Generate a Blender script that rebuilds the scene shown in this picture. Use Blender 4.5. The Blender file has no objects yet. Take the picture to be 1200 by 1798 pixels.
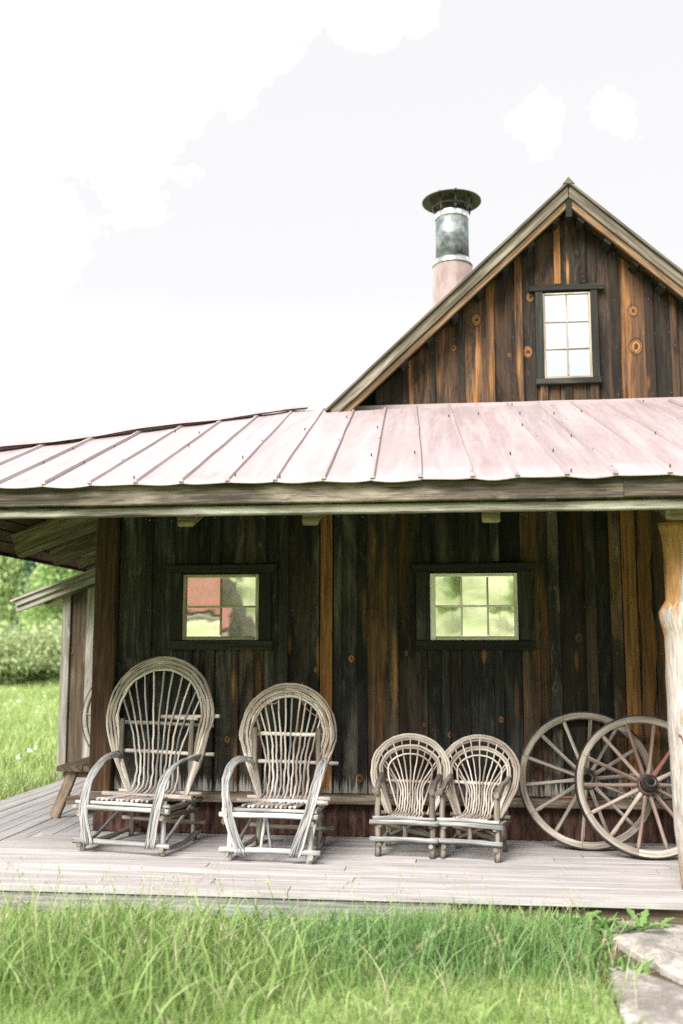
import bpy, math, random
import numpy as np
from mathutils import Vector, Matrix
R = math.radians
rnd = random.Random(7)
SC = bpy.context.scene
COL = SC.collection

# ------------------------------------------------------------------ camera
CAM = Vector((0, -7.32, 1.35))
F, PW, PH, HOR, YAW = 1748.0, 1200.0, 1798.0, 1135.0, R(6.5)
PITCH = math.atan((HOR - PH / 2) / F)
cd = bpy.data.cameras.new('camera'); cam = bpy.data.objects.new('camera', cd); COL.objects.link(cam)
cam.location = CAM
cam.rotation_euler = (R(90) + PITCH, 0, YAW)
cd.sensor_fit = 'VERTICAL'; cd.sensor_height = 36.0; cd.lens = 36.0 * F / PH
cd.clip_start = 0.1; cd.clip_end = 2000
cd.dof.use_dof = True; cd.dof.focus_distance = 7.0; cd.dof.aperture_fstop = 1.25
SC.camera = cam

# ------------------------------------------------------------------ light
SUN_EL, SUN_ROT = R(44), R(208)
w = bpy.data.worlds.new('World'); SC.world = w; w.use_nodes = True
nt = w.node_tree; N = nt.nodes; L = nt.links; N.clear()
out = N.new('ShaderNodeOutputWorld'); bg = N.new('ShaderNodeBackground')
sky = N.new('ShaderNodeTexSky'); sky.sky_type = 'NISHITA'; sky.sun_disc = False
sky.sun_elevation = SUN_EL; sky.sun_rotation = SUN_ROT; sky.dust_density = 3.0
tc = N.new('ShaderNodeTexCoord')
def bearing(x, y):     # bearing of a cloud, from its place in the view
    f = Vector((-math.sin(YAW) * math.cos(PITCH), math.cos(YAW) * math.cos(PITCH), math.sin(PITCH))); r = Vector((math.cos(YAW), math.sin(YAW), 0)); u = r.cross(f)
    return (f + r * ((x - PW / 2) / F) - u * ((y - PH / 2) / F)).normalized()
CLOUDS = [(*bearing(x, y), rad, wt) for (x, y, rad, wt) in ((40, -40, .34, .62), (-160, 260, .28, .62), (330, -160, .26, .60), (640, -40, .12, .44), (925, 212, .085, .38), (1072, 200, .055, .36), (1170, -45, .05, .27), (950, -45, .045, .27),
          (1900, -500, .4, .5), (-900, 500, .5, .5), (2200, 600, .5, .5), (-2500, -200, .7, .5))] + [(-.5, -.6, .6, .7, .5), (.6, -.5, .5, .6, .5), (.1, -.9, .35, .5, .5), (.9, .1, .3, .4, .5)]
bw = N.new('ShaderNodeRGBToBW'); L.new(sky.outputs[0], bw.inputs[0])
haz = N.new('ShaderNodeMix'); haz.data_type = 'RGBA'; haz.inputs[0].default_value = 0.985
L.new(sky.outputs[0], haz.inputs[6])
cmb = N.new('ShaderNodeMix'); cmb.data_type = 'RGBA'; cmb.inputs[0].default_value = 0.93   # thin high cloud veil over the blue
L.new(bw.outputs[0], cmb.inputs[6]); cmb.inputs[7].default_value = (1.745, 1.73, 1.75, 1)
L.new(cmb.outputs[2], haz.inputs[7])
# clouds: a bank and a few puffs at their own bearings, edges broken up by noise on a flat layer
sp = N.new('ShaderNodeSeparateXYZ'); L.new(tc.outputs['Generated'], sp.inputs[0])
mx = N.new('ShaderNodeMath'); mx.operation = 'MAXIMUM'; mx.inputs[1].default_value = 0.0; L.new(sp.outputs[2], mx.inputs[0])
n1 = N.new('ShaderNodeTexNoise'); n1.inputs['Scale'].default_value = 8.5; n1.inputs['Detail'].default_value = 10; n1.inputs['Roughness'].default_value = 0.68
L.new(tc.outputs['Generated'], n1.inputs['Vector'])
acc = None
for (dx, dy, dz, rad, wt) in CLOUDS:
    ds = N.new('ShaderNodeVectorMath'); ds.operation = 'DISTANCE'; L.new(tc.outputs['Generated'], ds.inputs[0]); ds.inputs[1].default_value = (dx, dy, dz)
    mr = N.new('ShaderNodeMapRange'); mr.interpolation_type = 'SMOOTHSTEP'; L.new(ds.outputs['Value'], mr.inputs[0])
    mr.inputs[1].default_value = 0.0; mr.inputs[2].default_value = rad; mr.inputs[3].default_value = wt; mr.inputs[4].default_value = 0.0
    if acc is None: acc = mr.outputs[0]
    else:
        a_ = N.new('ShaderNodeMath'); a_.operation = 'MAXIMUM'; L.new(acc, a_.inputs[0]); L.new(mr.outputs[0], a_.inputs[1]); acc = a_.outputs[0]
cs = N.new('ShaderNodeMath'); cs.operation = 'ADD'; L.new(acc, cs.inputs[0]); L.new(n1.outputs[0], cs.inputs[1])
cr = N.new('ShaderNodeValToRGB'); cr.color_ramp.elements[0].position = 0.72; cr.color_ramp.elements[1].position = 0.98
L.new(cs.outputs[0], cr.inputs[0])
cl = N.new('ShaderNodeMix'); cl.data_type = 'RGBA'; cl.inputs[7].default_value = (5.6, 5.6, 5.6, 1)
L.new(cr.outputs[0], cl.inputs[0]); L.new(haz.outputs[2], cl.inputs[6])
# a real sky brightens towards the horizon
hz = N.new('ShaderNodeMapRange'); hz.inputs[1].default_value = 0.0; hz.inputs[2].default_value = 0.34; hz.inputs[3].default_value = 1.0; hz.inputs[4].default_value = 0.0
L.new(mx.outputs[0], hz.inputs[0])
hm = N.new('ShaderNodeMix'); hm.data_type = 'RGBA'; hm.inputs[7].default_value = (3.0, 2.98, 2.95, 1)
L.new(hz.outputs[0], hm.inputs[0]); L.new(cl.outputs[2], hm.inputs[6])
L.new(hm.outputs[2], bg.inputs[0]); bg.inputs[1].default_value = 0.10
L.new(bg.outputs[0], out.inputs[0])

sd = bpy.data.lights.new('sun', 'SUN'); so = bpy.data.objects.new('sun', sd); COL.objects.link(so)
sd.energy = 1.9; sd.angle = R(38); sd.color = (1.0, 0.95, 0.88)
# sun_rotation is measured from +Y clockwise
sv = Vector((math.sin(SUN_ROT) * math.cos(SUN_EL), math.cos(SUN_ROT) * math.cos(SUN_EL), math.sin(SUN_EL)))
so.rotation_euler = sv.to_track_quat('Z', 'Y').to_euler(); so.location = sv * 50

SC.view_settings.view_transform = 'Standard'; SC.view_settings.look = 'None'
SC.view_settings.gamma = 1; SC.view_settings.use_curve_mapping = False
SC.view_settings.exposure = 2.45
SC.render.engine = 'CYCLES'
SC.cycles.use_denoising = False
SC.cycles.max_bounces = 8; SC.cycles.diffuse_bounces = 4; SC.cycles.glossy_bounces = 3; SC.cycles.transmission_bounces = 4
SC.cycles.caustics_reflective = False; SC.cycles.caustics_refractive = False

# ------------------------------------------------------------------ measuring (site survey: sight lines from the photographer to known planes)
_fw = Vector((-math.sin(YAW) * math.cos(PITCH), math.cos(YAW) * math.cos(PITCH), math.sin(PITCH)))
_rt = Vector((math.cos(YAW), math.sin(YAW), 0)); _up = _rt.cross(_fw)
def _ray(x, y): return _fw + _rt * ((x - PW / 2) / F) - _up * ((y - PH / 2) / F)
def onY(x, y, v=0.0):
    r = _ray(x, y); return CAM + r * ((v - CAM.y) / r.y)
def onZ(x, y, v=0.0):
    r = _ray(x, y); return CAM + r * ((v - CAM.z) / r.z)

# ------------------------------------------------------------------ materials
def mat_base(name):
    m = bpy.data.materials.new(name); m.use_nodes = True
    nt = m.node_tree; b = nt.nodes['Principled BSDF']
    return m, nt, b
def node(nt, typ, **kw):
    n = nt.nodes.new(typ)
    for k, v in kw.items(): setattr(n, k, v)
    return n
def mixc(nt, fac, a, b, blend='MIX'):
    n = node(nt, 'ShaderNodeMix', data_type='RGBA', blend_type=blend)
    for i, v in ((0, fac), (6, a), (7, b)):
        if hasattr(v, 'is_linked'): nt.links.new(v, n.inputs[i])
        elif i == 0: n.inputs[i].default_value = v
        else: n.inputs[i].default_value = (*v, 1) if len(v) == 3 else v
    return n.outputs[2]
def mth(nt, op, a, b=None, clamp=False):
    n = node(nt, 'ShaderNodeMath', operation=op, use_clamp=clamp)
    for i, v in ((0, a), (1, b)):
        if v is None: continue
        if hasattr(v, 'is_linked'): nt.links.new(v, n.inputs[i])
        else: n.inputs[i].default_value = v
    return n.outputs[0]
def mrange(nt, v, a, b, c=0.0, d=1.0, smooth=True):
    n = node(nt, 'ShaderNodeMapRange', interpolation_type='SMOOTHSTEP' if smooth else 'LINEAR')
    nt.links.new(v, n.inputs[0])
    for i, q in ((1, a), (2, b), (3, c), (4, d)): n.inputs[i].default_value = q
    return n.outputs[0]
def uvvec(nt, su, sv, seed=0.0):
    """UV (u along the grain in metres, v across) scaled, shifted per object"""
    uv = node(nt, 'ShaderNodeUVMap', uv_map='UVMap')
    oi = node(nt, 'ShaderNodeObjectInfo')
    s = node(nt, 'ShaderNodeSeparateXYZ'); nt.links.new(uv.outputs[0], s.inputs[0])
    c = node(nt, 'ShaderNodeCombineXYZ')
    off = mth(nt, 'MULTIPLY', oi.outputs['Random'], 71.0)
    nt.links.new(mth(nt, 'ADD', mth(nt, 'MULTIPLY', s.outputs[0], su), off), c.inputs[0])
    nt.links.new(mth(nt, 'MULTIPLY', s.outputs[1], sv), c.inputs[1])
    nt.links.new(mth(nt, 'ADD', mth(nt, 'MULTIPLY', oi.outputs['Random'], 37.0), seed), c.inputs[2])
    return c.outputs[0], s, oi
def noise(nt, vec, scale=1.0, detail=4, rough=0.55, dist=0.0):
    n = node(nt, 'ShaderNodeTexNoise'); n.inputs['Scale'].default_value = scale; n.inputs['Detail'].default_value = detail
    n.inputs['Roughness'].default_value = rough; n.inputs['Distortion'].default_value = dist
    if vec is not None: nt.links.new(vec, n.inputs['Vector'])
    return n.outputs[0]
def oattr(nt, name):
    n = node(nt, 'ShaderNodeAttribute', attribute_type='OBJECT', attribute_name=name); return n
def bump(nt, b, h, strength=0.3, dist=0.004):
    n = node(nt, 'ShaderNodeBump'); n.inputs['Strength'].default_value = strength; n.inputs['Distance'].default_value = dist
    nt.links.new(h, n.inputs['Height']); nt.links.new(n.outputs[0], b.inputs['Normal'])

def wood(name, dark, mid, light, warm=(0.33, 0.13, 0.035), rough=0.85, grain=55.0, wmin=0.0, light_amt=(0.52, 0.7), brown=None, crack=0.55, scuff=None, char=0.0, pale_foot=None, marks=False, bstr=0.5, tone=0.35, spec=0.25):
    m, nt, b = mat_base(name)
    v1, s, oi = uvvec(nt, 2.2, grain)
    g = noise(nt, v1, 1.0, 5, 0.6, 0.3)
    v2, _, _ = uvvec(nt, 0.9, 7.0, 11.0)
    p = noise(nt, v2, 1.0, 5, 0.62, 0.4)
    v3, _, _ = uvvec(nt, 0.55, 9.0, 23.0)
    q = noise(nt, v3, 1.0, 4, 0.6, 0.6)
    c = mixc(nt, mrange(nt, g, 0.34, 0.68), dark, mid)
    c = mixc(nt, mrange(nt, p, *light_amt), c, light)
    # bare warm wood where the finish has gone, more on boards with a high "warm"
    wa = oattr(nt, 'warm').outputs['Fac']
    if brown: c = mixc(nt, mth(nt, 'MULTIPLY', mth(nt, 'MULTIPLY', wa, 1.3, True), mrange(nt, g, 0.25, 0.7, 0.35, 1.0)), c, brown)
    if char:
        vc, _, _ = uvvec(nt, 1.3, 6.0, 83.0)
        c = mixc(nt, mth(nt, 'MULTIPLY', mrange(nt, noise(nt, vc, 1.0, 6, 0.7, 0.6), 0.47, 0.60), char), c, dark)
    if scuff:
        vs, _, _ = uvvec(nt, 3.2, 14.0, 41.0); vs2, _, _ = uvvec(nt, 0.7, 2.2, 47.0)
        sf = mth(nt, 'MULTIPLY', mrange(nt, noise(nt, vs, 1.0, 7, 0.72, 0.8), 0.50, 0.78), mrange(nt, noise(nt, vs2, 1.0, 3, 0.5), 0.40, 0.66))
        c = mixc(nt, mth(nt, 'MULTIPLY', sf, 0.75), c, scuff)
    thr = mth(nt, 'ADD', mth(nt, 'ADD', q, mth(nt, 'MULTIPLY', g, 0.22)), mth(nt, 'MULTIPLY', wa, 0.50))
    wf = mrange(nt, thr, 0.84 - wmin, 1.08 - wmin)
    wc = mixc(nt, mrange(nt, g, 0.35, 0.65), tuple(x * 0.45 for x in warm), warm)
    c = mixc(nt, wf, c, wc)
    if marks:
        tco = node(nt, 'ShaderNodeTexCoord'); so_ = node(nt, 'ShaderNodeSeparateXYZ'); nt.links.new(tco.outputs['Object'], so_.inputs[0])
        wob = mth(nt, 'MULTIPLY', mth(nt, 'SUBTRACT', p, 0.5), 0.05)
        vk0, _, _ = uvvec(nt, 40.0, 70.0, 91.0); ck_ = noise(nt, vk0, 1.0, 4, 0.7)
        for an in ('streak', 'knot', 'knot2'):
            a = oattr(nt, an); sa = node(nt, 'ShaderNodeSeparateXYZ'); nt.links.new(a.outputs['Vector'], sa.inputs[0])
            dx = mth(nt, 'ADD', mth(nt, 'SUBTRACT', so_.outputs[0], sa.outputs[0]), wob if an == 'streak' else mth(nt, 'ADD', mth(nt, 'MULTIPLY', wob, 0.7), mth(nt, 'MULTIPLY', mth(nt, 'SUBTRACT', g, 0.5), 0.022)))
            dz = mth(nt, 'SUBTRACT', so_.outputs[2], sa.outputs[1])
            has = mth(nt, 'GREATER_THAN', sa.outputs[2], 0.0001)
            if an == 'streak':
                rx = 0.024; rz = sa.outputs[2]
                d = mth(nt, 'SQRT', mth(nt, 'ADD', mth(nt, 'POWER', mth(nt, 'ABSOLUTE', mth(nt, 'DIVIDE', dx, rx)), 2.0), mth(nt, 'POWER', mth(nt, 'ABSOLUTE', mth(nt, 'DIVIDE', dz, rz)), 2.0)))
                f = mth(nt, 'MULTIPLY', mth(nt, 'MULTIPLY', mrange(nt, mth(nt, 'ADD', d, mth(nt, 'MULTIPLY', mth(nt, 'SUBTRACT', g, 0.5), 2.2)), 1.0, 0.3), mrange(nt, q, 0.35, 0.6, 0.35, 1.0)), has)
                c = mixc(nt, mth(nt, 'MULTIPLY', f, 0.85), c, mixc(nt, mrange(nt, g, 0.35, 0.65), (0.13, 0.062, 0.024), (0.34, 0.175, 0.066)))
            else:
                rr = sa.outputs[2]
                d = mth(nt, 'SQRT', mth(nt, 'ADD', mth(nt, 'POWER', mth(nt, 'ABSOLUTE', mth(nt, 'DIVIDE', dx, rr)), 2.0), mth(nt, 'POWER', mth(nt, 'ABSOLUTE', mth(nt, 'DIVIDE', mth(nt, 'DIVIDE', dz, rr), 1.35)), 2.0)))
                ring = mth(nt, 'SINE', mth(nt, 'ADD', mth(nt, 'MULTIPLY', d, 13.0), mth(nt, 'ADD', mth(nt, 'MULTIPLY', g, 7.0), mth(nt, 'MULTIPLY', p, 9.0))))
                kc = mixc(nt, mrange(nt, ring, -0.9, 0.9), (0.09, 0.038, 0.014), (0.26, 0.125, 0.048))
                kc = mixc(nt, mrange(nt, mth(nt, 'ADD', d, mth(nt, 'MULTIPLY', mth(nt, 'SUBTRACT', ck_, 0.5), 1.6)), 0.50, 0.25), kc, (0.035, 0.016, 0.009))
                halo = mth(nt, 'MULTIPLY', mrange(nt, d, 1.5, 1.0, 0.0, 0.7), has)
                c = mixc(nt, halo, c, (0.014, 0.009, 0.006))
                c = mixc(nt, mth(nt, 'MULTIPLY', mrange(nt, d, 1.02, 0.92), has), c, kc)
    if pale_foot:
        tco2 = node(nt, 'ShaderNodeTexCoord'); s2 = node(nt, 'ShaderNodeSeparateXYZ'); nt.links.new(tco2.outputs['Object'], s2.inputs[0])
        v4, _, _ = uvvec(nt, 1.5, 60.0, 5.0)
        hz_ = mth(nt, 'SUBTRACT', s2.outputs[2], mth(nt, 'MULTIPLY', mth(nt, 'SUBTRACT', noise(nt, v4, 1.0, 3), 0.42), 0.40))
        c = mixc(nt, mrange(nt, hz_, pale_foot + 0.05, pale_foot - 0.03, 0.0, 0.8), c, (0.30, 0.29, 0.27))
    vk, _, _ = uvvec(nt, 3.5, grain * 3.4, 61.0)
    ck = noise(nt, vk, 1.0, 4, 0.65, 0.2)
    c = mixc(nt, mth(nt, 'MULTIPLY', mrange(nt, ck, 0.46, 0.34), crack), c, tuple(x * 0.35 for x in dark))
    c = mixc(nt, mth(nt, 'MULTIPLY', mrange(nt, ck, 0.56, 0.70), crack * 0.6), c, light)
    # each piece weathers to its own tone
    tn = mrange(nt, oi.outputs['Random'], 0, 1, 1 - tone, 1 + tone, False)
    hs = node(nt, 'ShaderNodeHueSaturation'); nt.links.new(c, hs.inputs['Color']); nt.links.new(tn, hs.inputs['Value'])
    nt.links.new(hs.outputs[0], b.inputs['Base Color'])
    nt.links.new(mrange(nt, g, 0.2, 0.8, rough - 0.1, min(1.0, rough + 0.1)), b.inputs['Roughness'])
    b.inputs['Specular IOR Level'].default_value = spec
    bump(nt, b, mth(nt, 'ADD', mth(nt, 'ADD', g, mth(nt, 'MULTIPLY', ck, 0.8)), mth(nt, 'MULTIPLY', p, 0.4)), bstr, 0.003)
    return m

M = {}
M['burnt'] = wood('burnt_board', (0.0060, 0.0068, 0.0066), (0.027, 0.0275, 0.025), (0.100, 0.094, 0.080), warm=(0.17, 0.078, 0.028), pale_foot=0.315, marks=True, brown=(0.098, 0.055, 0.030), char=0.8, scuff=(0.155, 0.135, 0.105), tone=0.5, light_amt=(0.50, 0.72), wmin=0.02)
M['gable'] = wood('gable_board', (0.008, 0.0065, 0.0055), (0.040, 0.028, 0.020), (0.085, 0.060, 0.043), warm=(0.235, 0.108, 0.042), marks=True, brown=(0.095, 0.050, 0.028), char=0.85, scuff=(0.13, 0.11, 0.085), wmin=0.02, light_amt=(0.55, 0.8))
M['trim_dark'] = wood('dark_trim', (0.009, 0.010, 0.009), (0.026, 0.026, 0.022), (0.055, 0.055, 0.046), warm=(0.11, 0.055, 0.025))
M['post_brown'] = wood('brown_post', (0.018, 0.010, 0.007), (0.060, 0.032, 0.019), (0.095, 0.055, 0.033), warm=(0.26, 0.115, 0.035))
M['fascia'] = wood('fascia_wood', (0.032, 0.026, 0.021), (0.125, 0.102, 0.078), (0.25, 0.215, 0.175), warm=(0.23, 0.115, 0.055), wmin=0.06, tone=0.08, brown=(0.10, 0.07, 0.045), scuff=(0.30, 0.275, 0.225), char=0.6, crack=.9)
M['fascia_pale'] = wood('pale_beam', (0.05, 0.045, 0.036), (0.23, 0.215, 0.18), (0.40, 0.385, 0.34), warm=(0.10, 0.07, 0.04), wmin=0.04, tone=0.08, light_amt=(0.46, 0.64))
M['rake'] = wood('rake_wood', (0.050, 0.042, 0.030), (0.15, 0.13, 0.10), (0.26, 0.235, 0.19), warm=(0.22, 0.12, 0.05), tone=0.1)
M['rake_warm'] = wood('rake_warm_wood', (0.075, 0.042, 0.022), (0.22, 0.14, 0.082), (0.34, 0.25, 0.17), warm=(0.30, 0.16, 0.07), tone=0.1)
M['rafter'] = wood('rafter_wood', (0.06, 0.047, 0.033), (0.21, 0.165, 0.12), (0.36, 0.30, 0.235), warm=(0.20, 0.105, 0.045), tone=0.15)
M['sheathing'] = wood('sheathing_wood', (0.025, 0.012, 0.007), (0.085, 0.042, 0.023), (0.15, 0.085, 0.05), warm=(0.24, 0.11, 0.05), tone=0.4)
M['deck'] = wood('deck_wood', (0.25, 0.235, 0.235), (0.340, 0.322, 0.322), (0.390, 0.372, 0.372), warm=(0.32, 0.285, 0.262), crack=.3, tone=0.07, grain=38, light_amt=(0.45, 0.7), rough=0.75, bstr=0.35)
M['deck_rim'] = wood('deck_rim_wood', (0.10, 0.10, 0.095), (0.27, 0.27, 0.26), (0.40, 0.39, 0.38), warm=(0.20, 0.15, 0.11), tone=0.15)
M['ledge'] = wood('ledge_wood', (0.08, 0.06, 0.042), (0.23, 0.18, 0.14), (0.36, 0.31, 0.26), warm=(0.28, 0.18, 0.11), tone=0.1)
M['grey_board'] = wood('grey_shed_board', (0.16, 0.15, 0.13), (0.34, 0.32, 0.29), (0.46, 0.44, 0.41), warm=(0.30, 0.20, 0.11), tone=0.1)
M['tan_board'] = wood('tan_shed_board', (0.05, 0.038, 0.026), (0.125, 0.095, 0.064), (0.20, 0.155, 0.11), warm=(0.27, 0.15, 0.065), tone=0.1, marks=True)
M['sash'] = wood('sash_wood', (0.36, 0.32, 0.28), (0.70, 0.68, 0.64), (0.82, 0.81, 0.79), warm=(0.32, 0.20, 0.13), tone=0.08, light_amt=(0.4, 0.6))
M['sash_brown'] = wood('sash_brown_wood', (0.18, 0.14, 0.10), (0.38, 0.32, 0.26), (0.58, 0.54, 0.48), warm=(0.28, 0.16, 0.08), tone=0.08)
M['bench'] = wood('bench_wood', (0.07, 0.05, 0.035), (0.20, 0.145, 0.10), (0.34, 0.27, 0.21), warm=(0.26, 0.15, 0.08), tone=0.12)
M['twig'] = wood('willow_twig', (0.17, 0.138, 0.118), (0.45, 0.385, 0.34), (0.62, 0.565, 0.52), warm=(0.44, 0.29, 0.20), tone=0.16, grain=30, rough=0.8, light_amt=(0.44, 0.66), wmin=-0.02)
M['twig_grey'] = wood('grey_willow', (0.10, 0.10, 0.10), (0.30, 0.30, 0.30), (0.48, 0.475, 0.47), warm=(0.34, 0.27, 0.20), tone=0.14, grain=34, rough=0.8, light_amt=(0.44, 0.66), wmin=-0.1)
M['branch'] = wood('bark_branch', (0.075, 0.065, 0.053), (0.22, 0.195, 0.165), (0.38, 0.35, 0.31), warm=(0.24, 0.165, 0.11), tone=0.14, grain=26, rough=0.88, bstr=0.8)
M['wheel'] = wood('wheel_wood', (0.12, 0.10, 0.083), (0.34, 0.298, 0.26), (0.52, 0.475, 0.435), warm=(0.28, 0.19, 0.12), tone=0.10, grain=40)
M['wheel_red'] = wood('wheel_red_wood', (0.12, 0.08, 0.068), (0.285, 0.205, 0.18), (0.42, 0.355, 0.32), warm=(0.24, 0.075, 0.055), tone=0.14, grain=40, wmin=0.06)
M['red_stick'] = wood('red_stick_wood', (0.20, 0.08, 0.06), (0.36, 0.16, 0.13), (0.44, 0.29, 0.25), warm=(0.30, 0.08, 0.06), grain=40)

def simple(name, col, rough=0.7, metal=0.0, var=0.25, scale=6.0, spec=0.3, bs=0.0, col2=None, stretch=None):
    m, nt, b = mat_base(name)
    t = node(nt, 'ShaderNodeTexCoord'); vec = t.outputs['Object']
    if stretch:
        mp = node(nt, 'ShaderNodeMapping'); mp.inputs['Scale'].default_value = stretch; nt.links.new(vec, mp.inputs[0]); vec = mp.outputs[0]
    n = noise(nt, vec, scale, 5, 0.62)
    c2 = col2 or tuple(min(1, x * (1 + var)) for x in col)
    c = mixc(nt, mrange(nt, n, 0.32, 0.68), tuple(x * (1 - var) for x in col), c2)
    nt.links.new(c, b.inputs['Base Color'])
    b.inputs['Roughness'].default_value = rough; b.inputs['Metallic'].default_value = metal; b.inputs['Specular IOR Level'].default_value = spec
    if bs: bump(nt, b, n, bs, 0.01)
    return m
M['backing'] = simple('dark_backing', (0.008, 0.009, 0.008), 0.95)
M['rust'] = simple('rusted_corrugated', (0.050, 0.024, 0.018), 0.75, 0.15, 0.5, 5.0, 0.3, 0.15, (0.105, 0.052, 0.038), (6, 6, 1.2))
M['steel_dark'] = simple('dark_steel_tyre', (0.030, 0.027, 0.025), 0.55, 0.6, 0.4, 14)
M['iron'] = simple('worn_iron', (0.075, 0.070, 0.066), 0.5, 0.6, 0.4, 18)
M['hub_red'] = simple('rusty_hub', (0.17, 0.080, 0.055), 0.75, 0.1, 0.4, 12)
M['nail'] = simple('bright_nail', (0.55, 0.55, 0.53), 0.35, 0.9)
M['cap_metal'] = simple('sooty_cap_metal', (0.045, 0.055, 0.062), 0.5, 0.5, 0.35, 7, col2=(0.10, 0.085, 0.075))
M['band_metal'] = simple('bright_band', (0.62, 0.63, 0.64), 0.22, 1.0, 0.12, 9)
M['pipe_metal'] = simple('mottled_pipe', (0.085, 0.105, 0.12), 0.55, 0.35, 0.3, 8, col2=(0.26, 0.285, 0.30))
M['shroud'] = simple('rusty_shroud', (0.20, 0.140, 0.128), 0.5, 0.25, 0.22, 6, col2=(0.29, 0.232, 0.222), stretch=(1, 1, 0.3))
M['soil'] = simple('soil', (0.07, 0.055, 0.035), 0.95, 0, 0.4, 9)
M['bark_white'] = simple('aspen_bark', (0.48, 0.46, 0.40), 0.9, 0, 0.25, 3)
M['bark_dark'] = simple('dark_bark', (0.09, 0.07, 0.05), 0.95, 0, 0.3, 3)
M['barn_red'] = simple('red_metal_roof', (0.44, 0.165, 0.11), 0.6, 0.0, 0.12, 0.6)
M['barn_wall'] = simple('barn_boards', (0.085, 0.075, 0.062), 0.9, 0, 0.3, 1.2)
M['barn_trim'] = simple('pale_barn_trim', (0.52, 0.42, 0.36), 0.8, 0, 0.15, 1.2)
M['wire'] = simple('rusty_wire', (0.34, 0.19, 0.12), 0.6, 0.2, 0.2, 20)
M['petal_y'] = simple('yellow_petal', (0.75, 0.55, 0.03), 0.7)
M['petal_w'] = simple('white_petal', (0.80, 0.80, 0.76), 0.7)

def roof_metal():
    m, nt, b = mat_base('faded_red_roof_metal')
    v1, s, oi = uvvec(nt, 0.7, 9.0)
    a = noise(nt, v1, 1.0, 6, 0.65, 0.3)
    v2, _, _ = uvvec(nt, 3.0, 22.0, 9.0)
    g = noise(nt, v2, 1.0, 4, 0.6)
    c = mixc(nt, mrange(nt, a, 0.36, 0.66), (0.262, 0.207, 0.214), (0.325, 0.272, 0.282))
    c = mixc(nt, mrange(nt, g, 0.60, 0.80, 0, 0.35), c, (0.19, 0.125, 0.115))
    nt.links.new(c, b.inputs['Base Color'])
    tn = mrange(nt, oi.outputs['Random'], 0, 1, 0.93, 1.07, False)
    hs = node(nt, 'ShaderNodeHueSaturation'); nt.links.new(c, hs.inputs['Color']); nt.links.new(tn, hs.inputs['Value']); nt.links.new(hs.outputs[0], b.inputs['Base Color'])
    b.inputs['Metallic'].default_value = 0.12; b.inputs['Specular IOR Level'].default_value = 0.45
    nt.links.new(mrange(nt, g, 0.3, 0.7, 0.42, 0.56), b.inputs['Roughness'])
    bump(nt, b, noise(nt, v1, 1.7, 3, 0.5), 0.12, 0.02)
    return m
M['roof'] = roof_metal()

def glass(name, refl=0.62, tint=(0.90, 0.94, 0.90), pale_film=(0.10, 0.36)):
    m, nt, b = mat_base(name)
    nt.nodes.remove(b); o = nt.nodes['Material Output']
    d = node(nt, 'ShaderNodeBsdfPrincipled'); d.inputs['Base Color'].default_value = (0.03, 0.034, 0.032, 1); d.inputs['Roughness'].default_value = 0.3
    g = node(nt, 'ShaderNodeBsdfGlossy'); g.inputs['Roughness'].default_value = 0.015; g.inputs['Color'].default_value = (*tint, 1)
    t = node(nt, 'ShaderNodeTexCoord'); n = noise(nt, t.outputs['Object'], 3.2, 2, 0.5)
    bp = node(nt, 'ShaderNodeBump'); bp.inputs['Strength'].default_value = 0.045; bp.inputs['Distance'].default_value = 0.02
    nt.links.new(n, bp.inputs['Height']); nt.links.new(bp.outputs[0], g.inputs['Normal'])
    df = node(nt, 'ShaderNodeBsdfDiffuse'); df.inputs['Color'].default_value = (0.68, 0.69, 0.64, 1)   # whitish layer, puts the paleness of bright reflections into the colour
    n2 = noise(nt, t.outputs['Object'], 9.0, 5, 0.65)
    ms = node(nt, 'ShaderNodeMixShader'); ms.inputs[0].default_value = refl
    nt.links.new(d.outputs[0], ms.inputs[1]); nt.links.new(g.outputs[0], ms.inputs[2])
    m2 = node(nt, 'ShaderNodeMixShader'); nt.links.new(mrange(nt, n2, 0.40, 0.75, *pale_film), m2.inputs[0])
    nt.links.new(ms.outputs[0], m2.inputs[1]); nt.links.new(df.outputs[0], m2.inputs[2])
    nt.links.new(m2.outputs[0], o.inputs[0])
    return m
M['glass'] = glass('window_glass', 0.93, (1.0, 1.0, 0.98), (0.12, 0.36))
M['glass_sky'] = glass('gable_window_glass', 0.40, (0.80, 0.90, 1.0), (0.02, 0.14))  # blue tint paints in the bluer sky that this window mirrors

def leafmat(name, c1, c2, c3=None, trans=0.35, rough=0.6):
    """u of the UV is a random number per leaf, v runs base to tip"""
    m, nt, b = mat_base(name)
    uv = node(nt, 'ShaderNodeUVMap', uv_map='UVMap'); s = node(nt, 'ShaderNodeSeparateXYZ'); nt.links.new(uv.outputs[0], s.inputs[0])
    c = mixc(nt, s.outputs[0], c1, c2)
    if c3: c = mixc(nt, mrange(nt, s.outputs[0], 0.90, 0.94), c, c3)
    nt.links.new(c, b.inputs['Base Color']); b.inputs['Roughness'].default_value = rough; b.inputs['Specular IOR Level'].default_value = 0.35
    o = nt.nodes['Material Output']
    tr = node(nt, 'ShaderNodeBsdfTranslucent'); nt.links.new(c, tr.inputs[0])
    ms = node(nt, 'ShaderNodeMixShader'); ms.inputs[0].default_value = trans
    nt.links.new(b.outputs[0], ms.inputs[1]); nt.links.new(tr.outputs[0], ms.inputs[2]); nt.links.new(ms.outputs[0], o.inputs[0])
    return m
M['grass'] = leafmat('grass_blade', (0.16, 0.265, 0.07), (0.30, 0.41, 0.145), (0.46, 0.44, 0.27))
M['grass_blue'] = leafmat('bluish_grass_blade', (0.12, 0.235, 0.075), (0.24, 0.37, 0.15), (0.42, 0.42, 0.27))
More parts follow.
